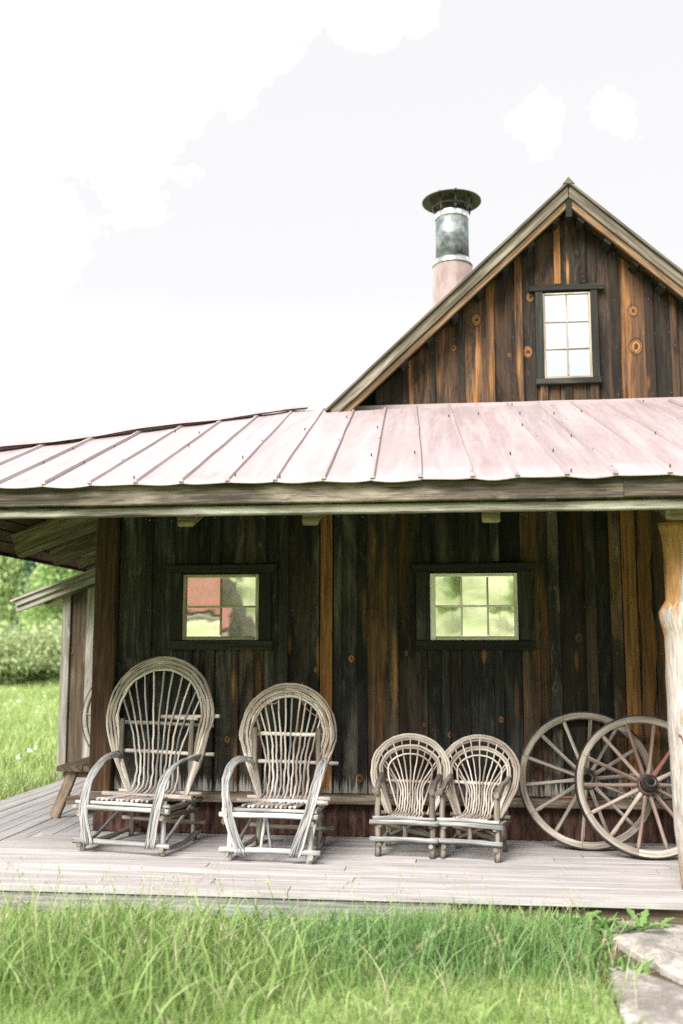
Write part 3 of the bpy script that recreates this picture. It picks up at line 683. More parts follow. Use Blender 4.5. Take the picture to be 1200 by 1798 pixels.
# main roof, rake boards --------------------------------------------
ang = math.atan(GS); ca, sa = math.cos(ang), math.sin(ang)
def slope_pt(side, along, down):   # side -1 left, +1 right ; along the rake from the apex, perpendicular below the outer edge
    return Vector((AX + side * (along * ca - down * sa), 0, AZ - along * sa - down * ca))
LEN = (AX - fl.x) / ca
for side in (-1, 1):
    def quad(a0, a1, d0, d1, y):
        P = [slope_pt(side, a0, d1), slope_pt(side, a1, d1), slope_pt(side, a1, d0), slope_pt(side, a0, d0)]
        for p_ in P: p_.y = y
        return P if side > 0 else P[::-1]
    ax = (side * ca, 0, -sa)
    # plumb cut at the apex: start each board where its lower edge meets the ridge line
    def rake(nm, d0, d1, y, th, mt, ln, wm=0):
        a0t, a0b = d0 * sa / ca, d1 * sa / ca
        A = slope_pt(side, a0t, d0); B = slope_pt(side, a0b, d1); Cc = slope_pt(side, ln, d1); D = slope_pt(side, ln, d0)
        for p_ in (A, B, Cc, D): p_.y = y
        A.x = B.x = AX + side * .003
        P = [B, Cc, D, A] if side > 0 else [A, D, Cc, B]
        return MB().prism(P, (0, th, 0), ax, .004).build(nm, mt, cabin, warm=wm)
    rake('rake_board', .024, .105, GYR, .04, M['rake'], LEN)
    rake('rake_trim', .107, .160, GYR + .018, .035, M['rake_warm'], LEN - .04, .1)
    rake('roof_edge', .0, .022, GYR - .025, 4.9, M['rake'], LEN + .03)
    rake('roof_slab', .030, .10, GYR + .045, 4.8, M['sheathing'], LEN - .02)
    # lookouts under the overhang
    for kk in range(7):
        a_ = .30 + kk * .30
        if a_ > LEN - .2: break
        c_ = slope_pt(side, a_, .145)
        MB().beam((c_.x, GYR + .056, c_.z), (c_.x, GYW - .002, c_.z), .07, .075, (side * sa, 0, ca), 2, .001, .005).build('lookout', M['trim_dark'], cabin, warm=.2)
MB().beam((AX, GYR + .012, AZ - .235), (AX, GYR + .10, AZ - .235), .05, .16, (0, 0, 1), 1, 0, .004).build('ridge_block', M['trim_dark'], cabin)
MB().prism([(AX - .05, GYR - .03, AZ - .035), (AX + .05, GYR - .03, AZ - .035), (AX, GYR - .03, AZ + .03)], (0, 4.9, 0), (0, 1, 0), .003).build('ridge_cap', M['rake'], cabin)

# porch roof: every sheet between two seams, cut along the hip -------
sb = [(-68, 0), (5, 82), (82, 162), (162, 242), (242, 322), (322, 402), (402, 485), (485, 570), (570, 655), (655, 740), (740, 830), (830, 908), (908, 995), (995, 1080), (1080, 1175)]
bot = [onY(p_[1], 846, EY).x for p_ in sb]
st0 = bot[0]; bot = [st0 - .28 * k_ for k_ in range(8, 0, -1)] + bot
while bot[-1] < XR + .8: bot.append(bot[-1] + .272)
SK = -.045
TOPY = GYW - .02
def seam_top(xb):   # (x, y) where the seam ends: hip or gable foot
    # point on the seam: x = xb + SK*(y-EY); hip: x = HIPX + (y-EY)
    t = (xb - HIPX) / (1 - SK); y = EY + t
    return (xb + SK * t, y) if y < TOPY else (xb + SK * (TOPY - EY), TOPY)
proof = empty('porch_roof', (0, 0, 0), 0, cabin)
def rp(x, y, dz=0.0): return Vector((x, y, roofz(y) + dz))
eav = MB()
rr_ = random.Random(3)
rivets = MB()
for k_ in range(len(bot) - 1):
    xa, xb = bot[k_], bot[k_ + 1]
    if xb < HIPX + .05 or xa > XR + .6: continue
    (ta, ya), (tb, yb) = seam_top(max(xa, HIPX + .01)), seam_top(xb)
    xa_ = max(xa, HIPX + .01)
    m_ = MB(); NX, NY = 8, 10; dzp = rr_.uniform(-.003, .003); drop = rr_.uniform(.000, .006)
    for j in range(NY + 1):
        for i in range(NX + 1):
            u = i / NX; v = j / NY
            bx = xa_ + (xb - xa_) * u; tx = ta + (tb - ta) * u; ty = ya + (yb - ya) * u
            y0 = EY - .045 - .006 * math.sin(u * math.pi)
            x_ = bx + (tx - bx) * v; y_ = y0 + (ty - y0) * v
            sag = -drop * math.sin(u * math.pi) * max(0, 1 - v * 6) - .004 * math.sin(u * math.pi) + .003 * math.sin(x_ * 11 + y_ * 5) * math.sin(u * math.pi)
            m_.v.append(rp(x_, y_, .022 + dzp + sag))
    for j in range(NY):
        for i in range(NX):
            a = j * (NX + 1) + i
            q = [a, a + 1, a + NX + 2, a + NX + 1]
            m_.face(q, [(m_.v[z_].y, m_.v[z_].x) for z_ in q], True)
    b0 = len(m_.v)      # turned-down lip
    for i in range(NX + 1):
        p_ = m_.v[i].copy(); p_.z -= .014; p_.y += .002; m_.v.append(p_)
    for i in range(NX): m_.face([b0 + i, b0 + i + 1, i + 1, i], [(0, i * .03), (0, i * .03 + .03), (.02, i * .03 + .03), (.02, i * .03)], True)
    m_.build('roof_sheet', M['roof'], proof)
    if xa > HIPX:
        n = 7; pts = []; lift = rr_.uniform(.0, .004)
        P0 = rp(xa, EY - .052); P1 = rp(ta, ya)
        s_ = MB(); prof = [(-.015, .023), (-.007, .038 + lift), (.007, .038 + lift), (.015, .023)]
        wob = [rr_.uniform(-.003, .003) for _ in range(n + 1)]
        for j in range(n + 1):
            c_ = P0.lerp(P1, j / n)
            for (dx, dz) in prof: s_.v.append(c_ + Vector((dx + wob[j], 0, dz)))
        for j in range(n):
            for i in range(3):
                a = j * 4 + i; q = [a, a + 1, a + 5, a + 4]; s_.face(q, [(s_.v[z_].y, s_.v[z_].x) for z_ in q], False)
        s_.face([0, 1, 2, 3][::-1], [(0, 0)] * 4)
        s_.build('roof_seam', M['roof'], proof)
        L_ = (P1 - P0).length
        for d in np.arange(.1, L_, .62):
            if rr_.random() < .45: continue
            c_ = P0.lerp(P1, float(d + rr_.uniform(-.08, .08)) / L_) + Vector((rr_.choice((-.028, .0, .028)), 0, .036))
            rivets.tube([c_ + Vector((0, 0, -.01)), c_ + Vector((0, -.003, .009))], .0048, 5)
rivets.build('roof_screw', M['iron'], proof, kind='stuff')
# hip cap
hp = []
for k_ in range(0, 14):
    y_ = EY - .03 + (1.30 - EY) * k_ / 13
    hp.append(rp(hipx(y_), y_, .05 + .008 * math.sin(k_ * 1.7)))
m_ = MB()
for i, c_ in enumerate(hp):
    for (dx, dy, dz) in ((.065, -.065, -.022), (.015, -.015, .012), (-.015, .015, .012), (-.065, .065, -.022)): m_.v.append(c_ + Vector((dx + rr_.uniform(-.006, .006), dy, dz + rr_.uniform(-.005, .005))))
for j in range(len(hp) - 1):
    for i in range(3):
        a = j * 4 + i; q = [a, a + 1, a + 5, a + 4]; m_.face(q[::-1], [(m_.v[z_].y, m_.v[z_].x) for z_ in q[::-1]], False)
m_.build('hip_cap', M['roof'], proof)
# side roof (west slope), sheets run down to the left
def sz(x): return EZ + SL * (x - HIPX)
y_ = EY
while y_ < 6.2:
    y2 = y_ + .42
    def cl_(x, y): return x
    m_ = MB()
    xt0 = min(HIPX + max(y_ - EY, 0.0) , -1.15); xt1 = min(HIPX + (y2 - EY), -1.15)
    m_.v = [Vector((HIPX - .04, y_, sz(HIPX - .04) + .022)), Vector((HIPX - .04, y2 - .004, sz(HIPX - .04) + .022)), Vector((xt1, y2 - .004, sz(xt1) + .022)), Vector((xt0, y_, sz(xt0) + .022))]
    m_.face([3, 2, 1, 0], [(v.x, v.y) for v in (m_.v[3], m_.v[2], m_.v[1], m_.v[0])])
    m_.build('roof_sheet', M['roof'], proof); y_ = y2
# sheathing under the front and the side slopes
m_ = MB()
b0 = 0
for (p0, p1, p2, p3) in (((HIPX + .02, EY + .01), (XR + .5, EY + .01), (XR + .5, GYW + .3), (hipx(GYW + .3) + .02, GYW + .3)),):
    P = [Vector((x_, yy, roofz(yy) - .012)) for x_, yy in (p0, p1, p2, p3)]
    m_.prism(P, (0, 0, -.03), (1, 0, 0), .001)
m_.build('roof_deck', M['sheathing'], proof)
x_ = HIPX + .02
while x_ < -1.3:
    wd_ = rnd.uniform(.13, .19); xm = x_ + wd_ / 2; ystart = EY + (x_ - HIPX) + .12
    MB().beam((xm, ystart, sz(xm) - .002), (xm, 6.2, sz(xm) - .002), wd_ - .006, .024, (-SL, 0, 1), 3, .0005, .003).build('sheathing_board', M['sheathing'], proof, warm=rnd.uniform(-.1, .3)); x_ += wd_
# fascia boards
zf = EZ + .004
MB().beam((HIPX + .0, EY + .012, zf - .058), (.905, EY + .012, zf - .064), .036, .122, (0, 0, 1), 26, .0015, .005).build('fascia_board', M['fascia'], cabin)
MB().beam((.908, EY + .010, zf - .060), (XR + .4, EY + .012, zf - .060), .036, .122, (0, 0, 1), 14, .0015, .005).build('fascia_board', M['fascia'], cabin)
MB().beam((HIPX + .02, EY + .058, zf - .152), (XR + .38, EY + .058, zf - .160), .05, .052, (0, 0, 1), 44, .0016, .006).build('eave_beam', M['fascia_pale'], cabin)
MB().beam((HIPX + .012, EY + .06, zf - .012), (HIPX + .012, 6.2, zf - .012), .036, .05, (0, 0, 1), 14, .0015, .005).build('fascia_board', M['trim_dark'], cabin)
# front rafters with cut ends hanging below the eave beam
for (px, wd_) in ((324, .095), (544, .09), (863, .10), (1190, .11), (1420, .1)):
    xx = onY(px, 905, EY + .12).x
    MB().beam((xx, EY + .125, roofz(EY + .12) - .172), (xx + .02, .05, roofz(.05) - .172), wd_, .21, (0, -SL, 1), 3, .002, .008).build('rafter', M['rafter'], cabin, warm=.1)
# side rafters
for (yy, hgt) in ((1.45, .17), (2.28, .165), (2.95, .15)):
    xa, xb = HIPX + .38, XL + .1
    MB().beam((xa, yy, sz(xa) - .135), (xb, yy, sz(xb) - .135), .13, hgt + .06, (-SL, 0, 1), 6, .004, .012).build('rafter', M['rafter'], cabin, warm=.15)

# gnarled porch post -------------------------------------------------
pb = onZ(1186, 1566, 0); px0 = pb.x
cxp, cyp = px0 + .205, -1.36
prof = []
for k_ in range(61):
    z = k_ / 60 * 2.06
    px_left = np.interp(z, [0, .1, .35, .62, .9, 1.15, 1.42, 1.50, 1.56, 1.60, 1.75, 1.9, 2.0, 2.06], [0, -.010, -.040, -.052, -.060, -.052, -.045, -.070, -.072, -.030, -.026, -.034, -.044, -.060])
    prof.append((z, .15 - float(px_left)))
m_ = MB(); ns = 28
for i, (z, rl) in enumerate(prof):
    for k_ in range(ns):
        a = 2 * math.pi * k_ / ns; dirx, diry = math.cos(a), math.sin(a)
        wl_ = max(0, -dirx) ** 2
        r_ = (.155 * (1 - wl_) + rl * wl_) * (1 + .035 * math.sin(3 * a + z * 2.1) + .025 * math.sin(7 * a - z * 5) + .012 * math.sin(13 * a + z * 17))
        for (bz, ba, bs) in ((.95, 4.0, .03), (1.62, 4.4, .035), (.45, 3.9, .03), (1.3, 5.0, .025)):
            dd_ = ((z - bz) / .07) ** 2 + ((a - ba) / .28) ** 2; r_ += bs * math.exp(-dd_)
        m_.v.append(Vector((dirx * r_, diry * r_ * .9, z)))
for i in range(60):
    for k_ in range(ns):
        q_ = (k_ + 1) % ns; m_.face([i * ns + k_, i * ns + q_, (i + 1) * ns + q_, (i + 1) * ns + k_], [(0, 0)] * 4, True)
m_.face([60 * ns + k_ for k_ in range(ns)], [(0, 0)] * ns); m_.face([k_ for k_ in reversed(range(ns))], [(0, 0)] * ns)
po = m_.build('porch_post', M['log'], cabin); po.location = (cxp, cyp, .001)

# deck ---------------------------------------------------------------
deck = empty('deck', (0, 0, 0), 0, cabin)
DF, DL = -1.625, -4.03
def mitx(y): return -3.19 + (y + .43) / 1.1
pwid = .1385; yy = DF
row = 0
while yy < -.0:
    y2 = min(yy + pwid, .03)
    def plank(xa0, xa1, xb0, xb1, ya, yb, th, ax):
        dz = rnd.uniform(-.0025, .0)
        return MB().prism([(xa0, ya, dz), (xb0, ya, dz), (xb1, yb, dz), (xa1, yb, dz)], (0, 0, -th), ax, .0025)
    cuts = [None] + sorted(rnd.uniform(-2.2, 3.8) for _ in range(2)) + [None]
    if row == 0: cuts = [None, -.95, 2.1, None]
    for c_ in range(len(cuts) - 1):
        a0 = a1 = cuts[c_] + .002 if cuts[c_] is not None else None
        if a0 is None:
            a0, a1 = max(mitx(yy + .003), DL), max(mitx(y2 - .003), DL)
        b_ = cuts[c_ + 1] - .002 if cuts[c_ + 1] is not None else XR
        plank(a0, a1, b_, b_, yy + .0018, y2 - .0018, .038, (1, 0, 0)).build('deck_plank', M['deck'], deck, warm=rnd.uniform(-.1, .2))
    yy = y2; row += 1
xx = DL
while xx < XL - .02:
    x2 = min(xx + .138, XL)
    ya, yb = max(-.43 + 1.1 * (xx + 3.19), DF) + .004, max(-.43 + 1.1 * (x2 - .006 + 3.19), DF) + .004
    dz = rnd.uniform(-.0025, 0)
    MB().prism([(xx + .003, ya, dz), (x2 - .003, yb, dz), (x2 - .003, 3.04, dz), (xx + .003, 3.04, dz)], (0, 0, -.042), (0, 1, 0), .004).build('deck_plank', M['deck'], deck, warm=rnd.uniform(-.1, .2)); xx = x2
MB().beam((DL + .02, DF + .035, -.10), (-.05, DF + .035, -.10), .035, .112, (0, 0, 1), 16, .0015, .004).build('rim_board', M['deck_rim'], deck)
MB().beam((-.047, DF + .075, -.10), (XR, DF + .075, -.10), .035, .112, (0, 0, 1), 16, .0015, .004).build('rim_board', M['bench'], deck)
MB().beam((DL + .03, DF + .06, -.10), (DL + .03, 3.0, -.10), .035, .112, (0, 0, 1), 10, .0015, .004).build('rim_board', M['deck_rim'], deck)
MB().box(DL + .05, XR - .02, DF + .10, 3.0, -.16, -.045).build('deck_frame', M['backing'], deck)

nails.build('nail', M['nail'], cabin, kind='stuff')

# chimney -------------------------------------------------------------
CY = 2.9
cb_ = onY(793, 470, CY); k1 = onY(765, 400, CY); k2 = onY(823, 400, CY)
pr_ = (k2.x - k1.x) / 2; cxx = (k1.x + k2.x) / 2
zc = onY(794, 466, CY).z; ztop = onY(794, 372, CY).z
c0 = onY(742, 356, CY); c1 = onY(846, 356, CY); cr_ = (c1.x - c0.x) / 2; zcap = onY(794, 356, CY).z
chim = empty('chimney', (cxx, CY, 3.0), 0, cabin)
Z0 = 3.0
MB().lathe([(pr_ * 1.42, 0.0), (pr_ * 1.18, zc - Z0 - .02), (pr_ * 1.1, zc - Z0 - .02), (pr_ * 1.1, 0)], 40).build('shroud', M['shroud'], chim)
MB().lathe([(pr_ * 1.22, zc - Z0 - .022), (pr_ * 1.23, zc - Z0 - .008), (pr_ * 1.03, zc - Z0 + .035), (pr_ * 1.035, zc - Z0 + .055), (pr_ * .98, zc - Z0 + .055), (pr_ * .98, zc - Z0 - .022)], 40).build('storm_collar', M['band_metal'], chim)
MB().lathe([(pr_, zc - Z0), (pr_, ztop - Z0), (pr_ * .9, ztop - Z0), (pr_ * .9, zc - Z0)], 40).build('pipe', M['pipe_metal'], chim)
zt_ = ztop - Z0
MB().lathe([(pr_ * 1.03, zt_ - .10), (pr_ * 1.045, zt_ - .09), (pr_ * 1.045, zt_ - .055), (pr_ * 1.03, zt_ - .045), (pr_ * 1.03, zt_ + .0), (pr_ * .92, zt_ + .0), (pr_ * .92, zt_ - .10)], 40).build('pipe_band', M['band_metal'], chim)
MB().lathe([(pr_ * 1.20, zt_ + .022), (pr_ * 1.20, zt_ + .05), (pr_ * 1.16, zt_ + .05), (pr_ * 1.16, zt_ + .022)], 40).build('cap_ring', M['iron'], chim)
zk = zcap - Z0
MB().lathe([(cr_, zk), (cr_ * 1.0, zk + .008), (.03, zk + .11), (.001, zk + .112), (.001, zk + .10), (.03, zk + .098), (cr_ * .985, zk - .002)], 48).build('rain_cap', M['cap_metal'], chim)
for k_ in range(8):
    a = k_ / 8 * 6.283 + .2
    MB().beam((pr_ * 1.10 * math.cos(a), pr_ * 1.10 * math.sin(a), zt_ - .02), (pr_ * 1.3 * math.cos(a), pr_ * 1.3 * math.sin(a), zk + .06), .025, .012, (math.cos(a), math.sin(a), 0), 1, 0, .002).build('cap_bracket', M['iron'], chim)

# ------------------------------------------------------------------ shed behind the porch
SY = 3.05
shed = empty('shed', (-3.5, SY, -.16)); tag(shed, 'small grey board shed with sloping roof behind the end of the porch', 'shed')
def S(m_):
    for v in m_.v: v -= Vector((-3.5, SY, -.16))
    return m_
def shx(px, py): return onY(px, py, SY).x
zt0 = onY(30, 1052, SY - .12); zt1 = onY(150, 1006, SY - .12)
ss = (zt1.z - zt0.z) / (zt1.x - zt0.x)
def shz(x): return zt0.z + ss * (x - zt0.x) - .10
def sboard(a, b, y, th, mt, nm, wm=0, kn=None):
    x0, x1 = a, b
    o = S(MB().prism([(x0, y, -.14), (x1, y, -.14), (x1, y, shz(x1)), (x0, y, shz(x0))], (0, th, 0), (0, 0, 1), .004)).build(nm, mt, shed, warm=wm)
    if kn: o['knot'] = (kn[0] + 3.5, kn[1] + .16, kn[2])
    return o
xa, xb, xc_, xd = shx(103, 1300), shx(118, 1300), shx(147, 1300), shx(163, 1300)
kp = onY(125, 1142, SY)
sboard(xa + .03, xc_ + .04, SY + .0, .025, M['tan_board'], 'wall_board', .12, (kp.x, kp.z, .035))
sboard(xc_ + .044, xd + .35, SY + .0, .025, M['tan_board'], 'wall_board', .1)
sboard(xd + .354, XL, SY + .0, .025, M['tan_board'], 'wall_board', .1)
sboard(xa, xb, SY - .03, .028, M['grey_board'], 'corner_board', -.1)
sboard(xc_, xd, SY - .03, .028, M['grey_board'], 'batten', -.1)
sboard(xd + .30, xd + .39, SY - .03, .028, M['grey_board'], 'batten', -.1)
S(MB().box(xa + .01, XL, SY + .03, 6.0, -.14, 1.75)).build('side_wall', M['tan_board'], shed)
ex0, ex1 = zt0.x, XL - .02
def sbeam(d, th, y, mt, nm, wm=0, yend=None, wdt=.035):
    a = Vector((ex0, y, zt0.z - d)); b = Vector((ex1, y, zt0.z + ss * (ex1 - ex0) - d))
    return S(MB().beam(a, b, wdt, th, (-ss, 0, 1), 10, .0015, .004)).build(nm, mt, shed, warm=wm)
sbeam(.045, .075, SY - .14, M['grey_board'], 'fascia_board', -.2)
sbeam(.115, .06, SY - .115, M['grey_board'], 'fascia_trim', -.2)
P = [Vector((ex0 - .05, SY - .18, zt0.z - .05 * ss + .004)), Vector((ex1, SY - .18, zt0.z + ss * (ex1 - ex0) + .004)), Vector((ex1, 6.0, zt0.z + ss * (ex1 - ex0) + .004)), Vector((ex0 - .05, 6.0, zt0.z - .05 * ss + .004))]
S(MB().prism(P, (0, 0, -.02), (1, 0, 0), .002)).build('roof', M['roof'], shed)
S(MB().beam((ex0 + .28, SY - .06, shz(ex0 + .28) + .01), (XL, SY - .06, shz(XL) + .01), .07, .14, (-ss, 0, 1), 4, .003, .01)).build('rafter', M['rafter'], shed)

# ------------------------------------------------------------------ bench
bn = onZ(105, 1436, 0); by = bn.y
bench = empty('bench', (-2.96, by + .6, .001)); tag(bench, 'rustic wooden bench with splayed plank legs by the dark corner post', 'bench')
B_ = lambda m_: m_
bw2 = .215
for j, (a, b) in enumerate(((-bw2, -.005), (.003, bw2))):
    MB().prism([(a, -.64, .405), (b, -.64, .405), (b, .64, .405), (a, .64, .405)], (0, 0, -.042), (0, 1, 0), .005).build('seat_board', M['bench'], bench, warm=.1)
for s in (-1, 1):
    MB().beam((-bw2 + .03, s * .55, .335), (bw2 - .03, s * .55, .335), .05, .05, (0, 0, 1), 2, .001, .005).build('cleat', M['bench'], bench)
    for t in (-1, 1):
        MB().beam((t * .10, s * .57, .36), (t * .235, s * .60, .0), .035, .085, (1, 0, .35), 3, .001, .005).build('leg', M['bench'], bench)
    MB().beam((-.14, s * .59, .14), (.14, s * .59, .14), .03, .06, (0, 0, 1), 2, .001, .004).build('stretcher', M['bench'], bench)

# ------------------------------------------------------------------ bent willow chairs
def rod(nm, pts, r0, par, mt, r1=None, n=7, wob=.003, sub=5, warm=None, jit=.11, rr=rnd):
    P = spline(pts, sub) if len(pts) > 2 else [Vector(pts[0]).lerp(Vector(pts[1]), k / 6) for k in range(7)]
    P = wobble(P, wob, rr)
    r1 = r0 if r1 is None else r1
    rad = [r0 + (r1 - r0) * i / (len(P) - 1) for i in range(len(P))]
    return MB().tube(P, rad, n, jit, rr).build(nm, mt, par, warm=rr.uniform(0, .35) if warm is None else warm)
def armchair(name, p):
    """p: W half width of front, D depth, hoop half width, hoop top, arms ...  front is -y, floor z=0"""
    c = empty(name); r = random.Random(p['seed']); W, D = p['W'], p['D']
    tw, gy, br = M['twig'], M['twig_grey'], M['branch']
    fy, by_ = -D * .5, D * .5
    lean = p['lean']
    HX = p.get('hx', 0.0)
    def backy(z): return by_ - .10 + lean * (z - .3)
    # legs
    for s in (-1, 1):
        rod('leg', [(s * W, fy, 0), (s * W * .99, fy + .01, p['seat'] + .02)], .021, c, gy, .018, 8, .003, rr=r)
        rod('leg', [(s * (W - .05), by_ - .02, 0), (s * (W - .05), by_ - .03, .2), (HX + s * p['pw'], backy(.5) + .01, p['ph'] * .6), (HX + s * p['pw'], backy(p['ph']) - .035, p['ph'])], .023, c, br, .018, 8, .002, rr=r)
        # rockers / base side rails
        rod('base_rail', [(s * (W + .01), fy - .05, .045), (s * (W + .0), 0, .03), (s * (W - .04), by_ + .08, .055)], .019, c, br, .017, 8, .004, rr=r)
        rod('side_rail', [(s * (W + .018), fy - .06, p['seat'] - .035), (s * (W - .03), by_ + .06, p['seat'] - .055)], .018, c, br, .018, 8, .003, rr=r)
        rod('side_rail', [(s * (W + .018), fy - .05, p['seat'] - .078), (s * (W - .03), by_ + .03, p['seat'] - .12)], .017, c, br, .015, 8, .004, rr=r)
        rod('brace', [(s * (W - .02), fy + .04, .05), (s * (W - .05), by_ - .02, p['seat'] - .05)], .013, c, gy, .011, 7, .004, rr=r)
    for (z, e0, e1, rd, y) in ((.068, -W - .055, W + .07, .019, fy - .03), (p['seat'] - .040, -W - .06, W + .06, .017, fy - .035), (p['seat'] - .010, -W - .05, W + .05, .013, fy - .02)):
        rod('front_rail', [(e0, y, z), (-.05, y - .006, z + .004), (e1, y, z)], rd, c, gy, rd * .9, 8, .003, rr=r, warm=-.1)
    rod('back_rung', [(-W - .02, by_ - .03, .13), (0, by_ - .03, .12), (W + .05, by_ - .04, .125)], .016, c, br, .015, 7, .005, rr=r)
    rod('seat_rail', [(-W - .04, fy + D * .52, p['seat'] + .004), (W + .06, fy + D * .52, p['seat'] + .0)], .016, c, tw, .016, 7, .003, rr=r)
    rod('seat_rail', [(-W - .02, by_ - .08, p['seat'] - .004), (W + .04, by_ - .08, p['seat'] - .0)], .017, c, tw, .016, 7, .003, rr=r)
    for (a, b) in p.get('struts', ()):
        rod('strut', [(a, fy + .02, p['seat'] - .02), (b, fy + .0, .06)], .011, c, gy, .010, 7, .002, rr=r)
    # back cross rails
    for (z, e0, e1, dz) in p['rails']:
        rod('back_rail', [(HX + e0, backy(z) + .022, z), (HX, backy(z) + .024, z + dz * .4), (HX + e1, backy(z) + .022, z + dz)], .0145, c, tw, .0135, 7, .002, rr=r)
    # hoop of parallel rods
    HW, HT, nh = p['HW'], p['HT'], p['nh']
    zc_ = p['HC']
    for k in range(nh):
        off = (k - (nh - 1) / 2) * p['hgap']
        pts = []
        w_ = HW - p['hband'] / 2 + off; hu = HT - zc_ - p['hband'] / 2 + off
        b0 = p['foot'] + off * .18
        pts += [(-b0, backy(.28) + .0, .27)]
        pts += [(-(b0 + (w_ - b0) * .30), backy(.42), .40), (-(b0 + (w_ - b0) * .66), backy(.56), .56)]
        for t in np.linspace(-.12, 1.12, 15):
            a = math.pi * t
            zz = zc_ + math.sin(a) * (hu if math.sin(a) > 0 else (zc_ - .50) * 1.1)
            pts.append((-math.cos(a) * w_ * (1 if math.sin(a) > 0 else 1.02), backy(zz) + r.uniform(-.004, .004) + .007 * ((k % 2) * 2 - 1), zz))
        pts += [((b0 + (w_ - b0) * .66), backy(.56), .56), ((b0 + (w_ - b0) * .30), backy(.42), .40), (b0, backy(.28), .27)]
        pts = [(x_ + HX * min(1, max(0, (z_ - .25) / .4)), y_, z_) for (x_, y_, z_) in pts]
        rod('hoop_rod', pts, .0098, c, tw, .0092, 7, .0026, 3, rr=r)
    # spindles: along the seat, up the back, fanned to the hoop
    ns_ = p['ns']
    for k in range(ns_):
        u = (k - (ns_ - 1) / 2) / ((ns_ - 1) / 2)
        ang_ = math.pi / 2 - u * p['fan']
        w_ = HW - p['hband'] * .6; hu = HT - zc_ - p['hband'] * .6
        tx, tz = math.cos(ang_) * w_, zc_ + math.sin(ang_) * hu
        sw = u * p['waist']
        pts = [(sw * 1.12, fy - .01, p['seat'] + .014), (sw * 1.06, fy + D * .42, p['seat'] - .004), (sw, backy(.42) - .075, p['seat'] + .018), (sw, backy(.45) - .015, p['seat'] + .10), (sw * 1.03, backy(.55) + .008, .56), (sw + (tx - sw) * .30, backy(.75) + .012, .56 + (tz - .56) * .36), (tx, backy(tz), tz)]
        pts = [(x_ + HX * min(1, max(0, (z_ - .25) / .4)), y_, z_) for (x_, y_, z_) in pts]
        rod('spindle', pts, .0098, c, tw if k % 3 else gy, .0068, 6, .0035, 4, rr=r)
    # arms: ribbons of rods bent over and down to the front rail
    for s in (-1, 1):
        for k in range(p['na']):
            o = (k - (p['na'] - 1) / 2)
            q = [(x_ + o * dx_ , y_ + o * dy_, z_ + o * dz_) for (x_, y_, z_, dx_, dy_, dz_) in p['arm']]
            rod('arm_rod', [(s * x_, y_, z_) for (x_, y_, z_) in q], .0080, c, gy, .0070, 6, .0028, 5, rr=r, warm=-.1)
    return c
P1 = dict(seed=11, W=.295, D=.58, seat=.325, pw=.275, ph=.83, lean=.155, hx=-.045, HW=.425, HT=1.275, HC=.87, nh=7, hgap=.0145, hband=.10, foot=.205, ns=11, fan=1.13, waist=.165, na=6,
          rails=((.60, -.33, .44, -.01), (.80, -.33, .42, -.012), (.835, .30, .46, .02)),
          arm=((.315, .20, .575, .004, .0, .009), (.300, .05, .585, .008, .003, .004), (.280, -.14, .545, .0095, .005, .003), (.272, -.28, .44, .010, .004, .004), (.266, -.345, .27, .011, .000, .003), (.225, -.345, .05, .0125, .000, .0)))
ch1 = armchair('willow_armchair', P1)
ch1.location = (-2.150, -.445, .001); ch1.rotation_euler = (0, 0, R(-11))
tag(ch1, 'large bent willow armchair with the tallest round back, beside the corner post', 'armchair', 'bent willow chairs on the porch')
P2 = dict(seed=23, W=.262, D=.56, seat=.325, pw=.225, ph=.79, lean=.15, hx=-.012, HW=.345, HT=1.095, HC=.76, nh=6, hgap=.0165, hband=.10, foot=.175, ns=12, fan=1.05, waist=.150, na=6, struts=((-.03, -.055), (-.03, .015)),
          rails=((.56, -.30, .36, -.005), (.745, -.27, .335, -.004)),
          arm=((.235, .16, .565, .004, .0, .009), (.285, .03, .595, .009, .003, .004), (.302, -.16, .56, .0095, .005, .003), (.290, -.285, .43, .010, .004, .004), (.245, -.335, .25, .0115, .000, .003), (.170, -.325, .04, .013, .000, .0)))
ch2 = armchair('willow_armchair', P2)
ch2.location = (-1.175, -.60, .001); ch2.rotation_euler = (0, 0, R(-4))
tag(ch2, 'medium bent willow armchair with stray red vines, standing under the orange batten', 'armchair', 'bent willow chairs on the porch')
r2 = random.Random(4)
rod('stray_vine', [(-.17, .2, 1.02), (-.06, .24, 1.05), (.04, .25, 1.03), (.08, .24, 1.02)], .0035, ch2, M['wire'], None, 5, .001, 5, rr=r2)
rod('stray_vine', [(-.27, .17, .92), (-.2, .19, .95), (-.10, .2, .955), (-.06, .2, .98)], .0035, ch2, M['wire'], None, 5, .001, 5, rr=r2)
rod('stray_vine', [(.10, .22, 1.10), (.095, .2, 1.0), (.14, .18, .92), (.24, .17, .85), (.29, .15, .76), (.22, .1, .56)], .003, ch2, M['wire'], None, 5, .001, 5, rr=r2)
rod('stray_vine', [(.19, .22, 1.03), (.28, .19, .93), (.31, .17, .85), (.29, .15, .76)], .0035, ch2, M['wire'], None, 5, .001, 5, rr=r2)

